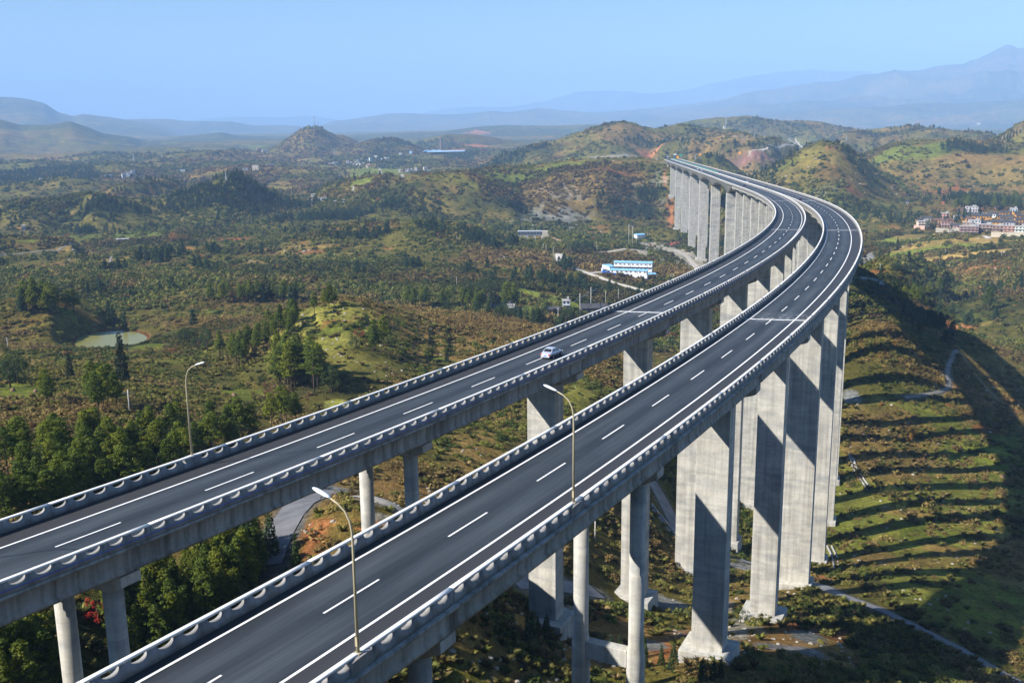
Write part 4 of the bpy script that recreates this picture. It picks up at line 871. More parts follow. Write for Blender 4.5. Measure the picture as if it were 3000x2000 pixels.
# the site camp beside the gravel road: prefabricated white huts with blue roofs
def prefab(name, x0, x1, yb, yt, sc_, org, floors, label, depth, roof, jit, cat='hut', one_slope=False):
    p = place(org[0]+(x0+x1)/2/sc_, org[1]+yb/sc_); k = m_per_px(p)/sc_; w = (x1-x0)*k; h = (yb-yt)*k
    d = depth; p = seat(p, w, d, face_cam(p, jit)); r = thing(name, tuple(p), label, cat, None, face_cam(p, jit)); hw = h-.8
    MB().box((0,0,hw/2-2.5), (w,d,hw+5)).build('wall', wall_mat((.80,.81,.82)), r)
    rb = MB(); L = w/2+.4
    rb.add([(-L,-d/2-.5,hw-.05),(L,-d/2-.5,hw-.05),(L,0,hw+1.0),(-L,0,hw+1.0),(L,d/2+.5,hw-.05),(-L,d/2+.5,hw-.05)], [(0,1,2,3),(3,2,4,5),(0,3,5),(1,4,2)]); rb.build('roof', roof, r)
    nc = max(2, int(w/3.6)); fh = hw/floors
    for f in range(floors):
        for c in range(nc):
            x = -w/2+(c+.5)*w/nc
            MB().box((x,-d/2,f*fh+fh*.58), (1.5,.1,.95)).build('window', M_WIN, r)
            if c % 2: MB().box((x+1.45,-d/2,f*fh+fh*.40), (.8,.1,fh*.75)).build('door', M_GSHEET, r)
        if f: MB().box((0,-d/2-.6,f*fh), (w,1.2,.14)).build('gallery', M_SLAB, r)
    return r
CO = (1550, 640); CS = 5.227
prefab('site_hut', 1305, 1885, 838, 700, CS, CO, 2, 'long two storey white hut with pale blue roof, back of the site camp', 7, M_BSHEET, -.12)
prefab('site_hut', 1245, 1815, 880, 810, CS, CO, 1, 'long low white hut with blue roof at the front of the site camp', 6, M_BSHEET, -.16)
prefab('site_hut', 1170, 1250, 806, 708, CS, CO, 2, 'tall white gable end hut at the left of the site camp', 14, M_BSHEET, .45)
prefab('gate_house', 1115, 1170, 812, 762, CS, CO, 1, 'small cream gate house at the camp entrance', 5, M_GSHEET, .2)
prefab('site_shed', 1820, 1925, 880, 838, CS, CO, 1, 'brown shed under a bright blue roof, right end of the site camp', 6, M_BSHEET, .4)
prefab('valley_house', 1620, 1758, 330, 240, CS, CO, 2, 'lone white two storey house with blue roof above the gravel yard', 8, M_BSHEET, .5)
for i, (a, b_) in enumerate([((1115,828),(1290,862)),((1290,862),(1500,884)),((1500,884),(1760,902)),((1760,902),(1965,862))]):
    wall_between('site_fence', (CO[0]+a[0]/CS, CO[1]+a[1]/CS), (CO[0]+b_[0]/CS, CO[1]+b_[1]/CS), 1.7, ['bright blue sheet fence left of the camp gate', 'blue sheet fence along the left half of the low hut', 'blue sheet fence along the right half of the low hut', 'blue sheet fence turning round the right end of the camp'][i], M_BFENCE, 'fence', .12)
# small dam house on piers in the gorge
p = place(1555, 700); k = m_per_px(p); r = thing('dam_house', tuple(p), 'long grey gate house on stubby piers across the river below the cliff', 'dam house', None, face_cam(p, -.05))
MB().box((0,0,6.2), (74*k,6,4.4)).build('wall', wall_mat((.13,.15,.19)), r); MB().box((0,0,8.6), (76*k,7,.4)).build('roof', M_GSHEET, r); MB().box((42*k,0,5.6), (16*k,7,6.5)).build('gate_tower', wall_mat((.45,.40,.32)), r)
for x in (-30, -10, 12, 34): MB().box((x*k,0,1.6), (2.2,6,6.8)).build('pier', M_PIER, r)
for j in range(8): MB().box(((-33+j*9)*k,-3.02,6.4), (2.2,.1,1.7)).build('window', M_WIN, r)
wall_between('canal_wall', (1600,693), (1645,712), 2.5, 'long reddish canal wall running down from the dam house', plain('canal_brick', (.36,.22,.16), .9, .2))
# hamlet by the green terraces
def at_px(x0, x1, yb, yt, nm, kind, col, lb, jit=0, roof=None, d=None, grp='houses of the hamlet by the green terraces'):
    p = place((x0+x1)/2, yb); k = m_per_px(p); return house(nm, p, (x1-x0)*k, (yb-yt)*k, kind, col, lb, grp, jit=jit, roof=roof, depth=d)
at_px(1648,1670,908,884,'hamlet_house','flat',(.50,.54,.60),'grey blue flat roofed house among trees by the green terraces')
at_px(1590,1618,919,903,'hamlet_house','gable',(.60,.33,.10),'orange earth cottage with dark roof, left one of two',.1)
at_px(1619,1642,919,901,'hamlet_house','gable',(.50,.28,.10),'orange earth cottage with dark roof, right one of two',-.4)
at_px(1700,1775,925,897,'hamlet_house','gable',(.16,.14,.12),'long dark barn behind the wooden poles beside the left viaduct',.15,d=10)
at_px(1442,1466,908,893,'hamlet_house','gable',GRY,'small grey cottage at the edge of the pine row')
at_px(1478,1500,912,893,'hamlet_house','flat',(.70,.70,.70),'small white house between the two pines of the hamlet')
at_px(1492,1512,918,903,'hamlet_house','flat',PINK,'pink walled house just below the two hamlet pines')
at_px(1506,1526,913,902,'hamlet_house','gable',(.55,.53,.5),'pale cottage right of the pink hamlet house')
at_px(1424,1430,871,866,'hamlet_hut','gable',WHT,'tiny white hut at the left end of the green terraces')

# far settlements, each house a few pixels
def tiny(px0, px1, yb, yt, col, lb, grp, name='far_house'):
    p = place((px0+px1)/2, yb); k = m_per_px(p); w = (px1-px0)*k; h = max((yb-yt)*k, 3)
    m = MB().box((0,0,h/2-1), (w,8,h+2)).box((0,0,h+.15), (w+.8,8.8,.3))
    for f in range(max(1, int(h/3.2))):
        for c in range(max(2, int(w/4))): m.box((-w/2+(c+.5)*w/max(2, int(w/4)),-4.02,1.9+f*3.2), (1.6,.1,1.5))
    o = link(name, m.mesh(name), None); o.location = tuple(p); o.rotation_euler = (0, 0, face_cam(p, random.uniform(-.3, .3)))
    wm = wall_mat(col); o.data.materials.append(wm); o.data.materials.append(M_WIN); o.data.materials.append(M_SLAB)
    for i, f in enumerate(o.data.polygons): f.material_index = 0 if i < 6 else (2 if i < 12 else 1)
    return tag(o, lb, 'house', grp)
TS = 4.704; TO = (900, 400)
def tn(x0, x1, yb, yt, col, lb, g): tiny(TO[0]+x0/TS, TO[0]+x1/TS, TO[1]+yb/TS, TO[1]+yt/TS, col, lb, g)
g1 = 'far town below the conical hill'
LB_ = 'small pale house in the far town below the conical hill'
for x0, x1, yb, yt, c in [(295,340,392,375,PINK),(350,372,385,362,WHT),(378,400,388,370,GRY),(395,412,386,368,PINK),(540,578,366,330,CRM),(594,618,388,350,WHT),(628,650,398,372,WHT),(652,672,385,360,PINK),(676,700,402,375,WHT),(702,722,390,350,WHT),(724,744,400,372,CRM),(740,764,372,350,WHT),(735,760,332,310,PINK),(690,712,345,322,WHT),
                       (815,832,344,320,WHT),(834,868,396,374,(.5,.25,.18)),(818,836,404,388,(.5,.28,.2)),(855,890,340,294,WHT),(923,966,315,264,CRM),(930,950,334,316,PINK),(972,990,322,305,WHT),(994,1014,318,298,WHT),(1016,1036,328,300,WHT),(1060,1092,326,285,WHT),(1106,1122,312,290,WHT),(1124,1142,310,288,GRY),(1515,1535,212,192,GRY),(1538,1560,212,186,WHT),(660,690,366,340,GRY),(770,790,385,360,GRY)]: tn(x0, x1, yb, yt, tuple(min(.85, v*random.uniform(1.15, 1.4)) for v in c), LB_, g1)
tn(1264,1306,278,228,WHT,'tall white block standing alone right of the far town',g1); tn(1411,1448,243,200,(.35,.62,.85),'white block with a light blue front near the factory',g1)
for x0, x1, yb, yt, c in [(1262,1290,486,452,WHT),(1290,1320,484,460,PINK),(1350,1410,488,450,WHT),(1375,1400,458,438,CRM),(1428,1450,472,440,WHT),(1450,1480,480,462,CRM),(1480,1518,478,430,CRM),(1540,1560,478,458,GRY),(1604,1654,474,420,CRM),(1654,1676,478,456,WHT),(1680,1702,480,460,WHT),(1352,1376,434,418,WHT)]: tn(x0, x1, yb, yt, tuple(v*random.uniform(.85, 1.05) for v in c), 'small pale house in the hamlet at the edge of the far green plain', 'hamlet on the far green plain')
for x0, x1, yb, yt, c in [(0,62,905,874,WHT),(70,160,898,865,PINK),(184,260,880,844,WHT),(64,130,940,908,CRM),(150,172,870,852,WHT),(60,140,822,812,GRY),(490,512,898,872,WHT),(365,405,920,893,PINK)]: tn(x0, x1, yb, yt, c, 'pale house behind the dark pines at the foot of the wooded hill', 'houses by the wooded hill')
def fz(x0, x1, yb, yt, c, lb, g): tiny(x0/2.351, x1/2.351, 100+yb/2.351, 100+yt/2.351, c, lb, g)
fz(1674,1706,944,924,WHT,'white house left of the tall pale block behind the wooded hill','houses behind the wooded hill'); fz(1742,1784,942,904,CRM,'tall pale block behind the wooded hill','houses behind the wooded hill'); fz(1835,1886,914,898,PINK,'low pink house right of the tall pale block','houses behind the wooded hill')
for q in [(724,776,992,970,GRY),(842,866,994,962,GRY),(870,896,978,952,GRY),(904,930,966,940,WHT),(274,290,1006,994,WHT),(1240,1276,948,934,WHT),(1770,1800,806,788,PINK),(1806,1850,810,798,WHT),(2265,2290,902,888,PINK),(2296,2330,898,882,WHT)]: fz(*q, 'lone pale farmhouse scattered on the far left hills', 'farmhouses on the far left hills')
fz(154,176,1346,1318,CRM,'small cream farmhouse at the left edge of the valley meadow','houses of the valley meadow'); fz(806,886,1430,1416,(.75,.78,.82),'long white greenhouse on the valley meadow','houses of the valley meadow')
tiny(2120,2126,376,370,WHT,'white hut on the brown hill crest beyond the viaduct','huts on the far crest')
tiny(2862,2872,366,360,WHT,'tiny white farmhouse on the flank of the great blue mountain','huts on the far crest')
# brickworks: blue barrel roofs and a tall chimney
p = place(1275, 446); k = m_per_px(p); r = thing('factory_hall', tuple(p), 'far brickworks with blue barrel roofs below the chimney', 'factory', None, face_cam(p))
for x, w in ((-24,22),(-4,20),(13,16)):
    m = MB(); n = 10; V = []; L = 40
    for i in range(n+1):
        a = math.pi*i/n; V += [(x*k-math.cos(a)*w*k/2, -L/2, 3+math.sin(a)*4.2), (x*k-math.cos(a)*w*k/2, L/2, 3+math.sin(a)*4.2)]
    m.add(V, [(2*i, 2*i+1, 2*i+3, 2*i+2) for i in range(n)]+[tuple(range(0, 2*n+2, 2))]); m.build('roof', M_BSHEET, r)
MB().box((-5*k,0,1), (70*k,36,4)).build('wall', wall_mat((.25,.16,.13)), r)
m = MB(); m.add([(-24*k,-60,3.5),(84*k,-50,3.5),(88*k,-20,6.5),(-15*k,-24,6.5),(-24*k,-60,2.5),(84*k,-50,2.5),(88*k,-20,5.5),(-15*k,-24,5.5)], [(0,1,2,3),(4,7,6,5),(0,4,5,1),(1,5,6,2),(2,6,7,3),(3,7,4,0)]); m.build('lower_roof', plain('faded_blue_sheet', (.30,.42,.55), .6, .15, .05), r)
p = place(1291, 443); h = top_height(p, 401); m = MB().tube([(0,0,-2),(0,0,h*.5),(0,0,h)], [2.6,2.1,1.6], 12).tube([(0,0,h-1.5),(0,0,h+.2)], 2.0, 12)
o = m.build('factory_chimney', plain('chimney_brick', (.33,.20,.16), .9, .2, .1)); o.location = tuple(p); tag(o, 'tall brick chimney beside the blue factory roofs', 'chimney')

# ------------------------------------------------------------------ poles, pylons, masts, signs
M_CONC = plain('pole_concrete', (.50,.48,.43), .9, .1)
def pole(px, yb, yt, arm=False, lb='grey concrete utility pole in the scrub of the valley', g='utility poles', off=(0, 0)):
    p = place(px, yb); h = max(5., top_height(p, yt)); r = thing('utility_pole', tuple(p), lb, 'pole', g, face_cam(p, random.uniform(-.4, .4)))
    th = max(.14, .28*m_per_px(p))
    MB().tube([(0,0,-1),(0,0,h)], [th*1.15, th*.75], 8).build('pole', M_CONC, r, True)
    if arm: MB().box((0,0,h-.7), (2.2,th*.7,th*.7)).build('crossarm', M_STEEL, r)
    return r
for px, yb, yt in [(1748.6,736,714),(1600,741,718),(1621,758,722),(1592,731,713),(1635,945,900),(1828,806,774),(1965.5,819,801),(1971.5,819,802),(1936.5,772,757),(1942,771,757),(1983,778,768),(1988,778,769),(1897,694,681),(1902,694,681),(1338,836,810),(1224,887,873),(1439,909,891),(1339,708,689),
                   (2769,745,734),(2934,751,737),(2578,793,776),(1519,705,692),(1811.7,886,846),(1773.8,903,852),(1864,720,683),(1893,735,712),(1892,722,703),(2018,790,772)]: pole(px, yb, yt, random.random() < .5)
pole(24,1023,993,True,'pale utility pole at the left edge near the pond'); pole(380,1206,1187,True,'short white topped pole standing in the near scrub'); pole(1743.5,1584,1514,False,'thin white pole below the right viaduct near the round columns')
def hframe(xa, xb, yb, ya, yt, lb, over):
    a, b_ = place(xa, yb), place(xb, ya); h = top_height(a, yt); r = thing('power_pole_pair', tuple(a), lb, 'pole'); d = b_-a
    for q in ((0, 0, 0), tuple(d)): MB().tube([(q[0],q[1],q[2]-1),(q[0],q[1],h)], [.25,.17], 8).build('pole', M_CONC, r, True)
    z = h*over; e = .55; MB().tube([(-d[0]*e,-d[1]*e,z),(d[0]*(1+e),d[1]*(1+e),z)], .16, 6).build('crossarm', M_STEEL, r)
hframe(1699,1731,931,921,859,'pair of tall poles with one long crossarm beside the left viaduct',.80); hframe(1841.8,1853,720,724,658,'tall twin power poles before the cliff, near the blue roofed house',.95)
def pylon(px, yb, yt, lb, g='lattice pylons', d=None):
    p = place(px, yb) if d is None else np.array([*polar(px, yb, d)[:2], 0]); 
    if d is not None: p[2] = float(zfun(p[0], p[1]))
    h = top_height(p, yt); k = max(.10, .22*m_per_px(p)); m = MB(); w = h*.09
    def q(sx, sy, t): s = 1-t*.82 if t < .75 else .385; return (sx*w*s, sy*w*s, t*h)
    for sx in (-1, 1):
        for sy in (-1, 1):
            m.tube([q(sx, sy, 0), q(sx, sy, .75), q(sx, sy, .98)], k, 4)
    for i in range(7):
        t0, t1 = i/7*.95, (i+1)/7*.95
        for a, b_ in (((-1,-1),(1,-1)),((1,-1),(1,1)),((1,1),(-1,1)),((-1,1),(-1,-1))):
            m.tube([q(*a, t0), q(*b_, t1)], k*.7, 4); m.tube([q(*b_, t0), q(*a, t1)], k*.7, 4)
    for t, a in ((.74, .24), (.86, .18), (.97, .12)): m.tube([(-a*h,0,t*h),(0,0,t*h+h*.02),(a*h,0,t*h)], k, 4)
    o = m.build('pylon', M_STEEL); o.location = tuple(p); o.rotation_euler = (0, 0, face_cam(p, .3)); return tag(o, lb, 'pylon', g)
pylon(663,533,502,'lattice pylon standing left of the wooded hill summit'); pylon(980,455,434,'lattice pylon on the lower flank of the conical hill'); pylon(995,533,510,'lattice pylon in front of the far green plain'); pylon(392,473,451,'pale lattice pylon on the far left hills'); pylon(475,462,448,'small pylon on the far left hills, right of the pale one')
pylon(508,470,458,'faint pylon at the middle of the far left hills'); pylon(2037,474,455,'pylon with forked head rising behind the far viaduct end'); pylon(2127,368,346,'tall thin pylon on the crest beyond the viaduct')
pylon(2240,408,392,'pylon on the crest above the dark wood'); pylon(2210,405,390,'pylon left of the one above the dark wood'); pylon(2480,412,396,'pylon in the saddle beyond the right hand hills')
for px, yb, yt, lb in [(922,369,339,'tall radio mast on top of the conical hill'),(932,369,356,'short radio mast right of the tall one on the conical hill')]:
    p = place(px, yb+3); h = top_height(p, yt); o = MB().tube([(0,0,-2),(0,0,h)], [1.5, .7], 6).tube([(0,0,h*.82),(0,0,h*.9)], 2.0, 6).build('radio_mast', M_STEEL); o.location = tuple(p); tag(o, lb, 'mast')
def sign(px, py, w, h, d, mat, lb, frame=False):
    c = polar(px, py, d); k = m_per_px(c); gz = float(zfun(c[0], c[1])); gz = min(gz, c[2]-h*k/2-1.5)
    r = thing('road_sign', (c[0], c[1], gz), lb, 'road sign', None, face_cam(c)); z = c[2]-gz
    MB().box((0,0,z), (w*k,.25,h*k)).build('board', mat, r, bevel=.05)
    if mat is M_YEL: MB().add([(-w*k*.10,-.14,z-h*k*.22),(w*k*.12,-.14,z-h*k*.1),(w*k*.02,-.14,z+h*k*.22),(-w*k*.14,-.14,z+h*k*.06)], [(0,1,2,3)]).build('symbol', M_TRIM, r)
    for sx in ((-1, 1) if not frame else (-1.15,)): MB().tube([(sx*w*k*.3,.3,-1),(sx*w*k*.3,.3,z+h*k*.3)], .22, 6).build('post', M_STEEL, r)
    return r
sign(1978,453,8,3.4,1705,plain('white_board', (.62,.66,.70), .5, .05),'white board on a mast at the far end of the viaduct',True); sign(1995,454.6,6.4,4.4,1700,M_GREEN,'green direction sign at the far end of the viaduct'); sign(1985.5,461,6,7.6,1672,M_YEL,'orange warning board at the end of the left viaduct parapet')
sign(2050.7,453,5.4,5.6,1830,M_YEL,'orange warning board on the low hill behind the far viaduct'); sign(2166.8,448.6,6,7.4,2150,M_YEL,'orange warning board on the embankment road to the right'); sign(1956,459,5,3.2,1690,plain('grey_board', (.30,.40,.52), .5, .05),'small blue grey board left of the far viaduct end')

# ------------------------------------------------------------------ haystacks, wrecks, drains
M_HAY = plain('straw', (.20,.125,.075), 1, .35, 2.5)
for px, py, w in [(38,1145,14),(105,1148,14),(66,1167,15),(26,1169,15),(686,1160,16),(2873,1372,12),(2859,1412,13),(2938,1398,14),(1540,877,5),(1600,871,6),(2110,995,6)]:
    p = place(px, py); k = m_per_px(p); w = max(w*k, 1.1); m = MB(); n = 14; V = []; Fs = []
    prof = [(1.0, -.15), (1.04, .25), (.92, .55), (.62, .85), (.25, 1.05), (.06, 1.2)]
    for j, (rr, z) in enumerate(prof):
        for i in range(n): a = 2*math.pi*i/n; q = rr*w/2*(1+.12*math.sin(3*i+j)+random.uniform(-.06, .06)); V.append((q*math.cos(a), q*math.sin(a), z*w*.62))
    for j in range(len(prof)-1): Fs += [(j*n+i, j*n+(i+1) % n, (j+1)*n+(i+1) % n, (j+1)*n+i) for i in range(n)]
    Fs.append(tuple((len(prof)-1)*n+i for i in range(n)))
    o = m.add(V, Fs).build('haystack', M_HAY, None, True); o.location = tuple(p)
    tag(o, 'brown haystack on the bright green field at the left edge' if px < 200 else ('single brown haystack on the small field left of the viaduct' if px < 800 else ('brown haystack on the green terraced fields right of the piers' if px > 2500 else 'small brown haystack on the green terraces of the hamlet')), 'haystack', 'haystacks on the stubble fields')
def truck(px, py, rz, lb):
    p = place(px, py); r = thing('rusty_truck', tuple(p), lb, 'truck wreck', None, rz)
    MB().box((0,-.5,1.6), (2.4,5.6,.5)).box((0,-1.2,2.3), (2.4,4.2,1.1)).build('load_bed', M_RUST, r, bevel=.1); MB().box((0,3.0,2.2), (2.3,1.9,2.2), taper=.9).build('cab', M_RUST, r, bevel=.12); MB().box((0,3.95,2.75), (1.9,.08,.8)).build('windscreen', M_WIN, r)
    for y in (-2.4, -1.1, 2.8):
        for sx in (-1, 1): MB().tube([(sx*.85,y,.55),(sx*1.25,y,.55)], .55, 12).build('wheel', M_TYRE, r)
truck(1964,722,1.2,'rusty red truck wreck on the pale yard, left one'); truck(1974,718,.9,'rusty red truck wreck on the pale yard, middle one'); truck(1984,716,1.5,'rusty red truck wreck on the pale yard, right one')
def drain(pl, lb):
    L = smooth_line([place(*q) for q in pl], 1.5); t = np.gradient(L, axis=0); t /= np.linalg.norm(t, axis=1)[:, None]; n = np.c_[t[:, 1], -t[:, 0]]; prof = [(-.75,-.6),(-.75,.45),(-.45,.45),(-.4,0),(.4,0),(.45,.45),(.75,.45),(.75,-.6)]
    z = zfun(L[:, 0], L[:, 1]); o0 = np.array([L[0, 0], L[0, 1], z[0]])
    V = np.concatenate([np.c_[L[:, :1]+n[:, :1]*a, L[:, 1:]+n[:, 1:]*a, z+b_] for a, b_ in prof])-o0; N = len(L); i = np.arange(N)
    Q = np.concatenate([np.stack([k*N+i[:-1], k*N+i[1:], (k+1)*N+i[1:], (k+1)*N+i[:-1]], -1) for k in range(len(prof)-1)])
    o = link('drain_channel', np_mesh('drain_channel', V, Q), M_SLAB); o.location = tuple(o0); tag(o, lb, 'drain')
drain([(2492,1330),(2505,1375),(2530,1410),(2548,1438)], 'concrete drain channel running down the terraces right of the tall piers'); drain([(2430,1600),(2446,1632),(2452,1668)], 'short curved concrete drain at the foot of the tallest right pier'); drain([(1905,1480),(1945,1530),(1992,1590)], 'pale concrete drain beside the valley road between the piers')
# ------------------------------------------------------------------ foliage materials and plant meshes
def leaf_mat(name, c0, c1, tint=False, trans=.25):
    m, nt, b = new_mat(name); g = nd(nt, 'ShaderNodeNewGeometry')
    c = ramp(nt, g.outputs['Random Per Island'], [(0, c0), (1, c1)])
    if tint:
        a = nd(nt, 'ShaderNodeAttribute', attribute_name='tint', attribute_type='INSTANCER'); c = mixc(nt, 1, c, a.outputs['Color'], 'MULTIPLY')
    else:
        oi = nd(nt, 'ShaderNodeObjectInfo'); v = ramp(nt, oi.outputs['Random'], [(0, (.60,.70,.75)), (.5, (1,1,1)), (1, (1.40,1.22,.90))]); c = mixc(nt, 1, c, v, 'MULTIPLY')
    nt.links.new(c, b.inputs['Base Color']); b.inputs['Roughness'].default_value = .75; b.inputs['Specular IOR Level'].default_value = .15
    tr = nd(nt, 'ShaderNodeBsdfTranslucent'); nt.links.new(c, tr.inputs['Color']); mx = nd(nt, 'ShaderNodeMixShader'); mx.inputs[0].default_value = trans
    nt.links.new(b.outputs[0], mx.inputs[1]); nt.links.new(tr.outputs[0], mx.inputs[2]); nt.links.new(mx.outputs[0], nt.nodes['Material Output'].inputs['Surface']); return m
M_PINE = leaf_mat('pine_needles', (.060,.092,.012), (.170,.205,.024), trans=.35); M_BROAD = leaf_mat('broad_leaves', (.028,.050,.018), (.065,.095,.028)); M_FIR = leaf_mat('fir_needles', (.022,.050,.020), (.05,.09,.03)); M_CEDAR = leaf_mat('cedar_leaves', (.022,.034,.016), (.05,.062,.026))
M_BAMB = leaf_mat('bamboo_leaves', (.10,.13,.03), (.19,.21,.06)); M_YLW = leaf_mat('autumn_leaves', (.26,.14,.03), (.42,.22,.05)); M_REDL = leaf_mat('red_leaves', (.30,.02,.015), (.5,.05,.03)); M_BARE = leaf_mat('dry_twigs', (.11,.065,.035), (.20,.12,.065), trans=.1)
M_TINT = leaf_mat('scrub_leaves', (.62,.62,.62), (1.35,1.35,1.35), True); M_BARK = plain('bark', (.10,.07,.05), .95, .3, 2)
def clump_mesh(name, cl, nq, size, seed, flat=.5, mat=None, squash=1.0):
    """cl: (n,4) clump centres and radii; each clump is nq small leaf quads"""
    g = np.random.default_rng(seed); n = len(cl); c = np.repeat(cl, nq, 0); m = len(c)
    v = g.normal(size=(m, 3)); v /= np.linalg.norm(v, axis=1)[:, None]; rr = c[:, 3]*g.uniform(.35, 1, m)**.5
    p = c[:, :3]+v*rr[:, None]*np.array([1, 1, squash]); nn = v*np.array([1, 1, 1])+np.array([0, 0, flat])+g.normal(size=(m, 3))*.45; nn /= np.linalg.norm(nn, axis=1)[:, None]
    t = np.cross(nn, g.normal(size=(m, 3))); t /= np.linalg.norm(t, axis=1)[:, None]; b = np.cross(nn, t); s = size*g.uniform(.6, 1.35, m)[:, None]
    V = np.stack([p-t*s-b*s*.55, p+t*s*.9-b*s*.4, p+t*s*.7+b*s*.6, p-t*s*.8+b*s*.5], 1).reshape(-1, 3)
    me = np_mesh(name, V, np.arange(m*4).reshape(-1, 4)); 
    if mat: me.materials.append(mat)
    return me
def pine_parts(seed, H=10., low=.36, width=.25, dens=1.0):
    g = np.random.default_rng(seed); cl = []; tb = MB(); lean = g.normal(size=2)*.02*H
    tb.tube([(0,0,-.8),(lean[0]*.3,lean[1]*.3,H*.35),(lean[0]*.7,lean[1]*.7,H*.7),(lean[0],lean[1],H*.97)], [H*.017,H*.014,H*.009,H*.002], 7)
    z = H*low
    while z < H*.97:
        u = (z/H-low)/(1-low); r = H*width*(1-u)**.75*(.65+.35*math.sin(min(1, u*3.2+.35)*math.pi/2))*g.uniform(.75, 1.2)
        nb = int(g.integers(3, 6)); a0 = g.uniform(0, 6.3); q = z/H
        for k in range(nb):
            a = a0+k*6.283/nb+g.normal()*.3; rr = r*g.uniform(.6, 1.1); e = np.array([lean[0]*q+math.cos(a)*rr, lean[1]*q+math.sin(a)*rr, z+rr*.28])
            if rr > H*.06: tb.tube([(lean[0]*q, lean[1]*q, z), tuple(e)], [H*.0045, H*.001], 4, False)
            cl.append([*e, H*.078*g.uniform(.7, 1.25)])
            if rr > H*.10: cl.append([lean[0]*q+math.cos(a+.2)*rr*.55, lean[1]*q+math.sin(a+.2)*rr*.55, z+rr*.2, H*.068])
        z += H*.066*g.uniform(.7, 1.35)
    cl.append([lean[0], lean[1], H*.98, H*.05]); cl = np.array(cl)
    return tb.mesh('trunk', True), clump_mesh('crown', cl, int(44*dens), H*.0155 if H > 2 else .026, seed+1, .5, None, .5)
def broad_parts(seed, H=8., low=.25, width=.42, dens=1.0, nb=26):
    g = np.random.default_rng(seed); tb = MB(); tb.tube([(0,0,-.8),(.1,.05,H*.3),(.05,.2,H*.6)], [H*.03,H*.024,H*.01], 7); cl = []
    for k in range(nb):
        v = g.normal(size=3); v /= np.linalg.norm(v); r = g.uniform(.45, 1)**.6; e = np.array([v[0]*width*H*r, v[1]*width*H*r, H*(low+1)/2+v[2]*H*(1-low)/2*r*.95])
        cl.append([*e, H*.12*g.uniform(.7, 1.25)])
        if k % 4 == 0: tb.tube([(.1,.05,H*.32), tuple(e*np.array([.8,.8,.92]))], [H*.012,H*.003], 5, False)
    return tb.mesh('trunk', True), clump_mesh('crown', np.array(cl), int(52*dens), H*.019 if H > 2 else .034, seed+1, .5)
def fir_parts(seed, H=8., width=.2, low=.06):
    g = np.random.default_rng(seed); tb = MB(); tb.tube([(0,0,-.5),(0,0,H*.97)], [H*.016,H*.002], 6); cl = []; z = H*low
    while z < H:
        r = H*width*(1-z/H)**.85*g.uniform(.85, 1.15); n = max(1, int(9*r/(H*width)+1)); a0 = g.uniform(0, 6)
        for k in range(n): a = a0+6.283*k/n+g.normal()*.15; cl.append([math.cos(a)*r*.8, math.sin(a)*r*.8, z-r*.15, H*.045*g.uniform(.8, 1.2)])
        z += H*.065
    return tb.mesh('trunk', True), clump_mesh('crown', np.array(cl), 12, H*.024, seed+1, .2)
def bare_parts(seed, H=4.):
    g = np.random.default_rng(seed); tb = MB(); tb.tube([(0,0,-.4),(0,0,H*.3)], [H*.02,H*.015], 5); cl = []
    for k in range(16):
        a = g.uniform(0, 6.28); r = H*.4*g.uniform(.3, 1); e = (math.cos(a)*r, math.sin(a)*r, H*g.uniform(.5, 1)); tb.tube([(0,0,H*.28), e], [H*.008,H*.002], 4, False); cl.append([*e, H*.14])
    return tb.mesh('trunk', True), clump_mesh('crown', np.array(cl), 12, H*.02, seed+1, .1)
KIND = {'pine': ('pine_tree', 'pine', M_PINE, [pine_parts(s, 10, lo, wd) for s, lo, wd in ((1,.34,.24),(2,.42,.26),(3,.28,.22),(4,.48,.28),(5,.36,.21),(6,.30,.27))], 10.),
        'bushpine': ('young_pine', 'pine', M_PINE, [pine_parts(s, 8, lo, wd) for s, lo, wd in ((21,.12,.24),(22,.08,.27),(23,.16,.22),(24,.10,.30))], 8.),
        'broad': ('broadleaf_tree', 'tree', M_BROAD, [broad_parts(s, 8, lo, w) for s, lo, w in ((11,.12,.42),(12,.2,.38),(13,.05,.46),(14,.15,.5))], 8.),
        'fir': ('fir_tree', 'fir', M_FIR, [fir_parts(s, 8, w) for s, w in ((31,.19),(32,.15),(33,.23))], 8.), 'cedar': ('cedar_tree', 'cedar', M_CEDAR, [fir_parts(s, 12, w, .12) for s, w in ((41,.13),(42,.16))], 12.),
        'bamboo': ('bamboo_clump', 'bamboo', M_BAMB, [broad_parts(s, 8, .05, .26, 1.0, 30) for s in (51, 52)], 8.), 'autumn': ('autumn_tree', 'tree', M_YLW, [broad_parts(s, 5, .1, .5) for s in (61,)], 5.),
        'red': ('red_shrub', 'shrub', M_REDL, [broad_parts(s, 3, .05, .6) for s in (71,)], 3.), 'bare': ('bare_tree', 'tree', M_BARE, [bare_parts(s, 4) for s in (81, 82)], 4.)}
for k, v in KIND.items():
    for tr, cr in v[3]: tr.materials.append(M_BARE if k == 'bare' else M_BARK); cr.materials.append(v[2])
BRX = np.concatenate([np.c_[LX, LY], np.c_[RX, RY]])
def clear_of_road(x, y, h):
    j = int(((BRX-np.array([x, y]))**2).sum(1).argmin()); dz = (LZ if j < len(S) else RZ)[j % len(S)]
    return math.hypot(*(BRX[j]-np.array([x, y]))) > 7.5+h*.22 or zfun(x, y)+h < dz-3.5
def plant(p, kind, h, label, group):
    nm, cat, mat, var_, H0 = KIND[kind]; tr, cr = var_[random.randrange(len(var_))]
    r = thing(nm, (p[0], p[1], float(zfun(p[0], p[1]))), label, cat, group, random.uniform(0, 6.28)); s = h/H0; r.scale = (s*random.uniform(.88, 1.12), s*random.uniform(.88, 1.12), s)
    link('trunk', tr, None, r); link('crown', cr, None, r); TREES.append((p[0], p[1], h)); return r
TREES = []
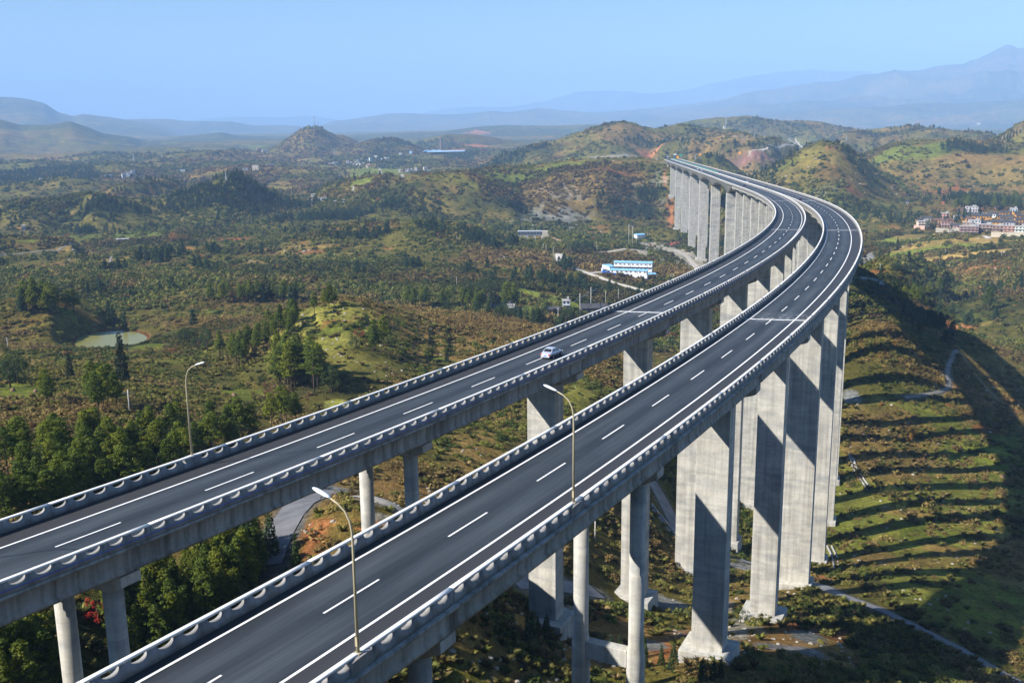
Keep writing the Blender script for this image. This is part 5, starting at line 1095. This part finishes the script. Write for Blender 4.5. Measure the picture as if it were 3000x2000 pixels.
# (kind, n, polygon of the feet in the photograph, height, label)
GROVES = [
 ('pine', 118, [(0,1385),(140,1345),(330,1325),(470,1300),(640,1280),(735,1262),(755,1285),(640,1350),(520,1410),(330,1480),(150,1540),(0,1570)], (5.2,9), 'green pine in the dense wood behind the near parapet of the left viaduct'),
 ('broad', 16, [(0,1390),(140,1350),(330,1330),(470,1305),(640,1285),(735,1266),(755,1290),(640,1355),(330,1480),(0,1565)], (4,7), 'rounder dark tree among the pines behind the near parapet'), ('bare', 10, [(0,1360),(140,1330),(470,1290),(735,1255),(640,1330),(330,1420),(0,1480)], (4,6.5), 'brown leafless tree among the pines behind the near parapet'),
 ('bushpine', 58, [(330,1780),(520,1700),(700,1610),(765,1590),(790,1640),(700,1780),(600,1850),(470,1920),(380,1960),(330,1900)], (4.5,8), 'young pine in the shadowed thicket between the two viaducts'),
 ('bushpine', 14, [(0,1880),(150,1850),(180,2050),(0,2100)], (5,8), 'young pine at the bottom left corner beneath the left viaduct'),
 ('fir', 5, [(690,1670),(790,1610),(800,1640),(700,1720)], (5,7.5), 'bright green fir in the thicket between the two viaducts'),
 ('fir', 1, [(868,1672),(872,1672),(872,1676)], (5,5), 'single bushy fir on the orange bank beside the nearest lamp'),
 ('pine', 15, [(815,1120),(860,1105),(935,1120),(945,1155),(880,1160),(820,1150)], (12.5,15.5), 'tall bare stemmed pine of the clump on the terraced hillside'),
 ('broad', 6, [(950,1130),(1000,1110),(1010,1150),(960,1165)], (5,8), 'dark round tree beside the clump of tall pines'),
 ('pine', 4, [(785,1255),(870,1238),(880,1250),(800,1265)], (8,10), 'pine in the pair of thin groups just left of the viaduct parapet'),
 ('pine', 24, [(690,1055),(760,1000),(850,935),(960,885),(985,895),(890,960),(800,1020),(720,1070)], (7,10), 'pine in the dark line of trees along the gully of the terraced hill'),
 ('broad', 9, [(495,1010),(560,985),(620,1000),(610,1035),(520,1040)], (5,8), 'round dark tree in the thicket right of the muddy pond'),
 ('pine', 7, [(625,1050),(660,1030),(725,1045),(720,1075),(640,1075)], (8,10.5), 'pine in the small group below the dark gully trees'),
 ('cedar', 1, [(358,1118),(362,1118),(360,1120)], (15,15), 'tall dark cedar standing in front of the muddy pond'), ('cedar', 1, [(205,1105),(208,1105),(206,1107)], (9,9), 'short dark cedar left of the tall one by the pond'),
 ('pine', 7, [(260,1185),(340,1175),(350,1215),(270,1220)], (8,11), 'loose pine standing in scrub left of the lamp post'), ('broad', 4, [(0,1120),(50,1110),(60,1130),(0,1140)], (6,9), 'dark tree at the left edge above the bright green field'),
 ('pine', 2, [(125,1185),(150,1180),(150,1195)], (6,8), 'small pine on the lower edge of the bright green field'), ('fir', 3, [(315,955),(365,950),(370,962),(320,965)], (7,9), 'fir on the far bank of the muddy pond'),
 ('pine', 15, [(55,905),(110,895),(190,915),(240,930),(170,930),(80,920)], (10,14), 'dark pine in the grove on the left slope above the pond'),
 ('pine', 20, [(595,880),(680,868),(790,868),(890,872),(880,884),(700,890),(610,892)], (9,12), 'pine in the long grove left of centre behind the terraced hill'),
 ('pine', 22, [(1090,905),(1200,895),(1330,888),(1430,895),(1440,908),(1330,910),(1200,908)], (10,13), 'pine in the dark row left of the hamlet'),
 ('pine', 2, [(1472,908),(1512,908),(1512,911)], (17,19), 'one of the two tall spreading pines among the hamlet houses'),
 ('pine', 3, [(1090,1035),(1128,1008),(1130,1012),(1095,1042)], (8,11), 'slender pine standing alone on the brown hillside'), ('broad', 1, [(1045,1022),(1047,1022),(1046,1024)], (6,6), 'round dark bush left of the slender pines on the brown hillside'), ('broad', 1, [(1152,972),(1155,972),(1154,974)], (6,6), 'dark round tree casting a shadow on the brown hillside'),
 ('pine', 12, [(2598,872),(2650,890),(2700,872),(2740,850),(2790,828),(2800,836),(2740,872),(2670,902),(2605,885)], (10,13), 'pine in the loose row right of the far pier shadow'), ('pine', 1, [(2895,912),(2898,912),(2896,914)], (17,17), 'large lone pine on the slope at the right'),
 ('broad', 1, [(2935,982),(2938,982),(2936,984)], (5,5), 'round green bush beside the red earth patch on the right'), ('broad', 6, [(2650,810),(2600,790),(2560,790),(2680,790)], (5,8), 'round tree on the scrub mound below the village fields'),
 ('pine', 14, [(2785,612),(2850,606),(2930,608),(3000,612),(3000,618),(2850,616),(2790,618)], (15,19), 'dark pine in the wood behind the village'), ('cedar', 2, [(2602,650),(2612,650),(2608,654)], (16,18), 'pointed dark conifer left of the village'), ('broad', 4, [(2625,652),(2650,650),(2650,660),(2630,660)], (9,11), 'round dark tree beside the pointed conifers'), ('broad', 2, [(2716,668),(2730,668),(2724,674)], (11,12), 'round dark tree in front of the village houses'), ('cedar', 1, [(2628,732),(2632,732),(2630,735)], (14,14), 'dark conifer on the brown fields below the village'), ('fir', 1, [(2752,752),(2755,752),(2754,754)], (8,8), 'small fir at the lower edge of the village fields'),
 ('broad', 6, [(1668,735),(1700,728),(1722,735),(1700,744),(1672,744)], (10,14), 'dark tree below the river cliff, beside the gravel road'), ('bamboo', 6, [(1668,832),(1690,826),(1714,828),(1712,834)], (8,11), 'pale bamboo clump below the gravel road'),
 ('broad', 12, [(1350,860),(1400,850),(1470,850),(1460,862),(1380,868)], (7,10), 'dark tree in the thicket above the green terraces'), ('bamboo', 7, [(1530,935),(1590,932),(1600,942),(1540,945)], (7,10), 'bamboo clump in front of the orange cottages'), ('broad', 5, [(1650,945),(1690,930),(1690,945),(1660,955)], (8,11), 'leafy tree beside the grey blue hamlet house'), ('broad', 5, [(1440,935),(1500,925),(1510,938),(1450,945)], (6,8), 'green tree below the pink hamlet house'),
 ('fir', 6, [(1515,1872),(1560,1868),(1615,1862),(1620,1885),(1520,1892)], (3.2,4.5), 'young fir at the foot of the left viaduct pier'), ('fir', 7, [(1770,1900),(1900,1925),(1985,1955),(1960,1980),(1800,1960)], (3,4.2), 'young fir in the shade between round columns and square pier'),
 ('fir', 4, [(2050,1975),(2120,1985),(2100,2005),(2040,2000)], (2.5,3.5), 'small fir at the footing of the nearest square pier'), ('red', 1, [(288,1822),(290,1822),(289,1824)], (3,3), 'bright red shrub beside the left round columns'), ('red', 1, [(1050,985),(1052,985),(1051,987)], (3,3), 'small red leaved bush on the brown hillside'),
 ('autumn', 3, [(2640,1285),(2690,1275),(2690,1295),(2650,1298)], (4,5.5), 'orange brown tree on the terraces right of the piers'), ('autumn', 2, [(508,705),(512,705),(511,708)], (10,12), 'golden tree in the valley meadow'), ('autumn', 1, [(538,704),(540,704),(539,706)], (8,8), 'smaller golden tree right of the golden pair'), ('broad', 1, [(413,706),(416,706),(414,708)], (16,16), 'dark upright tree in the middle of the valley meadow'),
 ('bare', 9, [(730,1170),(800,1160),(900,1180),(920,1200),(800,1200)], (4,6), 'leafless tree in the brown scrub below the tall pines'), ('bare', 3, [(480,1030),(510,1040),(500,1060)], (4,6), 'pale leafless tree below the pond thicket'), ('broad', 12, [(2480,1420),(2620,1390),(2700,1450),(2760,1520),(2600,1500)], (2.5,4), 'low green bush on the terraces right of the tall piers'),
 ('broad', 10, [(1980,1830),(2380,1760),(2500,1800),(2660,1900),(2560,1950),(2420,1840)], (2.2,3.6), 'leafy bush along the lower valley road'), ('cedar', 1, [(1050,650),(1052,650),(1051,652)], (12,12), 'dark pointed tree on the valley floor below the hill')]
for kind, n, poly, (h0, h1), lb in GROVES:
    P = np.array(poly, float); k = 0; tries = 0; mine = []
    while k < n and tries < n*40:
        tries += 1; q = P.min(0)+np.random.default_rng(int(tries*7919+k*31+P[0, 0]*13+P[0, 1])).random(2)*(P.max(0)-P.min(0))
        if n > 1 and not in_poly(np.array([q[0]]), np.array([q[1]]), poly)[0] and len(poly) > 3: continue
        p = place(*q); h = random.uniform(h0, h1)
        if not clear_of_road(p[0], p[1], h): continue
        if any((p[0]-a)**2+(p[1]-b_)**2 < (h*.16)**2 for a, b_ in mine): continue
        mine.append((p[0], p[1])); k += 1; plant(p, kind, h, lb, lb+' group' if False else (None if n == 1 else 'trees: '+lb))

# ------------------------------------------------------------------ ground cover and far woods (uncountable: one object each)
def instancer(name, P, scale, rot, tint, protos, pid):
    me = bpy.data.meshes.new(name); n = len(P); me.vertices.add(n); me.vertices.foreach_set('co', np.asarray(P, np.float32).ravel())
    def at(nm, typ, arr, key='value'): a = me.attributes.new(nm, typ, 'POINT'); a.data.foreach_set(key, np.ascontiguousarray(arr).ravel())
    at('sc', 'FLOAT_VECTOR', np.asarray(scale, np.float32), 'vector'); at('ro', 'FLOAT_VECTOR', np.c_[np.zeros(n), np.zeros(n), rot].astype(np.float32), 'vector'); at('tint', 'FLOAT_COLOR', np.c_[tint, np.ones(n)].astype(np.float32), 'color'); at('pid', 'INT', np.asarray(pid, np.int32))
    c = bpy.data.collections.new(name+'_plants')
    for i, m in enumerate(protos): c.objects.link(bpy.data.objects.new('%s_plant_%02d' % (name, i), m))
    o = link(name, me); ng = bpy.data.node_groups.new(name, 'GeometryNodeTree'); ng.interface.new_socket('Geometry', in_out='INPUT', socket_type='NodeSocketGeometry'); ng.interface.new_socket('Geometry', in_out='OUTPUT', socket_type='NodeSocketGeometry')
    N = ng.nodes; gi = N.new('NodeGroupInput'); go = N.new('NodeGroupOutput'); ip = N.new('GeometryNodeInstanceOnPoints'); ci = N.new('GeometryNodeCollectionInfo')
    ci.inputs['Collection'].default_value = c; ci.inputs['Separate Children'].default_value = True; ci.inputs['Reset Children'].default_value = True
    def na(nm, t): q = N.new('GeometryNodeInputNamedAttribute'); q.data_type = t; q.inputs['Name'].default_value = nm; return q.outputs[0]
    L = ng.links; L.new(gi.outputs[0], ip.inputs['Points']); L.new(ci.outputs[0], ip.inputs['Instance']); ip.inputs['Pick Instance'].default_value = True
    L.new(na('pid', 'INT'), ip.inputs['Instance Index']); L.new(na('ro', 'FLOAT_VECTOR'), ip.inputs['Rotation']); L.new(na('sc', 'FLOAT_VECTOR'), ip.inputs['Scale']); L.new(ip.outputs[0], go.inputs[0])
    md = o.modifiers.new('plants', 'NODES'); md.node_group = ng; return tag(o, kind='stuff')
# what the photograph's side of each hill shows (with a margin, so that a step aside still works)
EL = (Z+14)/GRR; RUN = np.maximum.accumulate(Z/GRR, 0); SEEN = EL >= RUN
def gsamp(G, x, y):
    fa = np.interp(np.arctan2(x, y), AZ, np.arange(len(AZ))); fl = np.interp(np.log(np.hypot(x, y)), LR, np.arange(len(LR)))
    return G[np.clip(np.rint(fl).astype(int), 0, len(RR)-1), np.clip(np.rint(fa).astype(int), 0, len(AZ)-1)]
def scatter(n, r0, r1, seed, half=31.5):
    g = np.random.default_rng(seed); a = R(half)*(2*g.random(n)-1); r = np.exp(g.uniform(math.log(r0), math.log(r1), n)); x, y = r*np.sin(a), r*np.cos(a)
    return x, y, r, g
def bush_mesh(seed, n, nq, size, tall=.75):
    g = np.random.default_rng(seed); v = g.normal(size=(n, 3)); v /= np.linalg.norm(v, axis=1)[:, None]; v[:, 2] = abs(v[:, 2]); rr = g.uniform(.3, .85, n)[:, None]
    cl = np.c_[v*rr*np.array([1, 1, tall]), np.full(n, .30)]; cl[:, 2] += .1; return clump_mesh('bush', cl, nq, size, seed+5, .6, M_TINT)
def tuft_mesh(seed, n=110, h=1.3, spread=.5):
    g = np.random.default_rng(seed); a = g.uniform(0, 6.283, n); r = spread*g.random(n)**.5*.5; b0 = np.c_[np.cos(a)*r, np.sin(a)*r, np.zeros(n)]; o = np.c_[np.cos(a), np.sin(a), np.zeros(n)]
    hh = h*g.uniform(.55, 1.1, n)[:, None]; tip = b0+o*hh*g.uniform(.25, .75, (n, 1))+np.array([0, 0, 1])*hh*.8; mid = b0+o*hh*.15+np.array([0, 0, 1])*hh*.62; w = np.c_[-np.sin(a), np.cos(a), np.zeros(n)]*.024*h
    V = np.stack([b0-w, b0+w, mid+w*1.3, tip, mid-w*1.3], 1).reshape(-1, 3); me = np_mesh('tuft', V, np.arange(n*5).reshape(-1, 5)); me.materials.append(M_TINT); return me
BUSH = [bush_mesh(s, 15, 26, .10) for s in (1, 2, 3, 4)]; BUSHF = [bush_mesh(s, 11, 11, .17, .8) for s in (5, 6, 7)]; TUFT = [tuft_mesh(s) for s in (1, 2, 3)]; TWIG = [bush_mesh(s, 10, 9, .09, 1.0) for s in (11, 12)]
GREEN = np.array([[.105,.125,.022],[.150,.160,.028],[.066,.092,.020],[.195,.180,.042]]); BROWN = np.array([[.200,.135,.046],[.245,.165,.054],[.150,.098,.038],[.285,.205,.066]]); STRAW = np.array([[.34,.255,.11],[.29,.23,.08],[.20,.21,.06]])
def off_bridge(x, y, h):
    q = np.c_[x, y]; ok = np.ones(len(x), bool); near = np.hypot(x, y) < 1750
    for Ln, c in ((LEFT, -.95), (RIGHT, .9)):
        c3 = Ln.at(np.arange(-120, 1660, 8.), c); 
        for i in np.array_split(np.nonzero(near)[0], max(1, int(near.sum()/4000))):
            d2 = (q[i, None, 0]-c3[None, :, 0])**2+(q[i, None, 1]-c3[None, :, 1])**2; j = d2.argmin(1); zz = c3[j, 2]
            ok[i] &= (d2[np.arange(len(i)), j] > 81) | (zfun(q[i, 0], q[i, 1])+h[i] < zz-9)
    return ok
def cover(name, n, r0, r1, seed, protos, dens, size, pal, sel, cap):
    x, y, r, g = scatter(n, r0, r1, seed); rate = n/(2*R(31.5)*math.log(r1/r0))/r**2          # points per square metre before thinning
    keep = (g.random(n) < np.minimum(1, cap(r)/rate)) & gsamp(SEEN, x, y); x, y, r = x[keep], y[keep], r[keep]
    v = gsamp(VEG, x, y)*np.clip(sel(x, y), 0, 1); k = g.random(len(x)) < v; x, y, r = x[k], y[k], r[k]
    s = size(r)*np.exp(np.clip(g.normal(size=len(x)), -1.6, 1.6 if protos is not TUFT else .8)*.38)*(1+.35*fbm(x, y, 60, 3, seed+9)); k = off_bridge(x, y, s); x, y, r, s = x[k], y[k], r[k], s[k]
    t = pal(x, y, g)*g.uniform(.72, 1.28, (len(x), 1)); sc = np.c_[s*g.uniform(.85, 1.2, len(x)), s*g.uniform(.85, 1.2, len(x)), s*g.uniform(.65, 1.1, len(x))]
    print(name, len(x)); return instancer(name, np.c_[x, y, zfun(x, y)-s*.08], sc, g.uniform(0, 6.28, len(x)), np.clip(t, 0, 1), protos, g.integers(0, len(protos), len(x)))
def pal_scrub(x, y, g):
    b_ = brown_field(x, y)+g.normal(size=len(x))*.12; w = sstep(.46, .82, b_)[:, None]
    c = GREEN[g.integers(0, 4, len(x))]*(1-w)+BROWN[g.integers(0, 4, len(x))]*w; dk = sstep(.05, .4, fbm(x, y, 90, 4, 51))[:, None]; c = c*(1-dk*.42)
    a = (g.random(len(x)) < .006)[:, None]; return np.where(a, np.array([.26,.12,.04]), c)
def patchy(k, s, lo=-.25, hi=.2, base=.15): return lambda x, y: base+(1-base)*sstep(lo, hi, fbm(x, y, k, 4, s))
E_ = lambda a, p0, p1: (lambda r: np.clip(a*(r/100.)**p1, p0, 14))
cover('scrub_bushes', 190000, 70, 620, 101, BUSH, 1, lambda r: np.clip(.75+.0012*r, .8, 1.6), pal_scrub, patchy(60, 201, -.16, .14, .16), lambda r: np.where(r < 200, .42, .26))
cover('hillside_scrub', 210000, 600, 4200, 102, BUSHF, 1, lambda r: np.clip(1.25+.0013*r, 1.6, 6.5), pal_scrub, patchy(130, 203, -.18, .10, .18), lambda r: .2*np.ones_like(r))
cover('tall_grass', 110000, 70, 420, 103, TUFT, 1, lambda r: np.clip(.62+.001*r, .65, 1.1), lambda x, y, g: STRAW[g.integers(0, 3, len(x))]*(1-.75*sstep(-.1, .3, fbm(x, y, 30, 3, 207))[:, None])+GREEN[g.integers(1, 4, len(x))]*(.9*sstep(-.1, .3, fbm(x, y, 30, 3, 207))[:, None]), patchy(25, 205, -.1, .25, .10), lambda r: np.where(r < 180, .9, .35))
cover('dry_brush', 60000, 90, 900, 104, TWIG, 1, lambda r: np.clip(1.2+.0012*r, 1.3, 2.2), lambda x, y, g: BROWN[g.integers(0, 4, len(x))]*.95, lambda x, y: sstep(.58, .82, brown_field(x, y))*.9, lambda r: .12*np.ones_like(r))
# far woods
WP = []
for s_, lo, wd in ((91, .18, .24), (92, .12, .28), (93, .2, .22)):
    tr, cr = pine_parts(s_, 1.0, lo, wd, .35); me = cr; me.materials.append(M_TINT); WP.append(me)
tr, cr = broad_parts(95, 1.0, .02, .42, .35, 16); cr.materials.append(M_TINT); WP.append(cr)
x, y, r, g = scatter(260000, 480, 7000, 111)
wv = gsamp(WOOD, x, y); lone = sstep(.30, .48, fbm(x, y, 130, 4, 311))*.28*(r < 3800)*gsamp(VEG, x, y)
rate = 260000/(2*R(31.5)*math.log(7000/480))/r**2
k = (g.random(len(x)) < np.minimum(1, np.where(wv > .3, .045, .02)/rate)) & gsamp(SEEN, x, y) & (g.random(len(x)) < np.maximum(wv, lone)); x, y, r = x[k], y[k], r[k]
h = g.uniform(5.5, 11, len(x))*np.where(r > 2500, 1.15, 1); k = off_bridge(x, y, h); x, y, h = x[k], y[k], h[k]
print('woodland', len(x))
instancer('woodland', np.c_[x, y, zfun(x, y)-.4], np.c_[h, h, h], g.uniform(0, 6.28, len(x)), np.array([.036,.062,.024])*g.uniform(.7, 1.35, (len(x), 1))*np.array([1,1,1]), WP, g.integers(0, 4, len(x)))
# boulders and rubble
def rock_mesh(seed):
    bm = bmesh.new(); bmesh.ops.create_icosphere(bm, subdivisions=2, radius=1); g = np.random.default_rng(seed)
    for v in bm.verts: v.co = v.co*float(g.uniform(.7, 1.15)); v.co.z *= .65
    me = bpy.data.meshes.new('rock'); bm.to_mesh(me); bm.free(); me.materials.append(M_STONE); return me
x, y, r, g = scatter(60000, 70, 1800, 121); rk = gsamp(RS, x, y)*gsamp((GC[..., 0] > .17)*1.0, x, y)
k = (g.random(len(x)) < np.clip(rk, 0, .5)*.35) & gsamp(SEEN, x, y); x, y, r = x[k], y[k], r[k]; s = g.uniform(.3, 1.3, len(x))*np.clip(r/700, .35, 1.6); k = off_bridge(x, y, s); x, y, s = x[k], y[k], s[k]
print('boulders', len(x)); instancer('boulders', np.c_[x, y, zfun(x, y)], np.c_[s, s, s], g.uniform(0, 6, len(x)), np.ones((len(x), 3)), [rock_mesh(i) for i in range(3)], g.integers(0, 3, len(x)))
# ------------------------------------------------------------------ daylight and air
SUN_EL, SUN_AZ = 37.0, 248.2          # the sun stands behind and to the left of the camera (azimuth clockwise from +Y)
w = bpy.data.worlds.new('World'); SC.world = w; w.use_nodes = True; nt = w.node_tree
sky = nt.nodes.new('ShaderNodeTexSky'); sky.sky_type = 'NISHITA'; sky.sun_disc = False
sky.sun_elevation = R(SUN_EL); sky.sun_rotation = R(SUN_AZ); sky.altitude = 0; sky.air_density = 1.2; sky.dust_density = 0; sky.ozone_density = 10.0
bg = nt.nodes['Background']; nt.links.new(sky.outputs[0], bg.inputs['Color']); bg.inputs['Strength'].default_value = SKY_STRENGTH
sun = bpy.data.lights.new('sun', 'SUN'); sun.energy = SUN_STRENGTH; sun.angle = R(.53); sun.color = (1.0, .95, .88)
so = bpy.data.objects.new('sun', sun); COL.objects.link(so)
d = Vector((math.sin(R(SUN_AZ))*math.cos(R(SUN_EL)), math.cos(R(SUN_AZ))*math.cos(R(SUN_EL)), math.sin(R(SUN_EL))))
so.rotation_euler = d.to_track_quat('Z', 'Y').to_euler(); so.location = (0, 0, 500)
hz = MB(); zlo = float(Z.min())-3; zhi = max(float(Z.max()), 20)+60
hz.box((0, 16500, (zlo+zhi)/2), (72000, 39000, zhi-zlo))
m = bpy.data.materials.new('haze'); m.use_nodes = True; nt = m.node_tree
nt.nodes.remove(nt.nodes['Principled BSDF'])
pv = nt.nodes.new('ShaderNodeVolumePrincipled'); pv.inputs['Color'].default_value = (*HAZE_COL, 1); pv.inputs['Density'].default_value = HAZE; pv.inputs['Anisotropy'].default_value = HAZE_G
nt.links.new(pv.outputs[0], nt.nodes['Material Output'].inputs['Volume'])
tag(hz.build('haze', m), kind='stuff')

SC.view_settings.view_transform = 'Standard'; SC.view_settings.look = 'None'; SC.view_settings.gamma = 1; SC.view_settings.exposure = EXPOSURE
cy = SC.cycles; cy.max_bounces = 6; cy.diffuse_bounces = 1; cy.glossy_bounces = 2; cy.transmission_bounces = 2; cy.volume_bounces = 2; cy.transparent_max_bounces = 8
cy.use_denoising = True; cy.denoiser = 'OPENIMAGEDENOISE'; cy.denoising_input_passes = 'RGB_ALBEDO_NORMAL'; cy.sample_clamp_indirect = 4
cy.use_adaptive_sampling = True; cy.adaptive_threshold = .015
SC.render.use_persistent_data = False
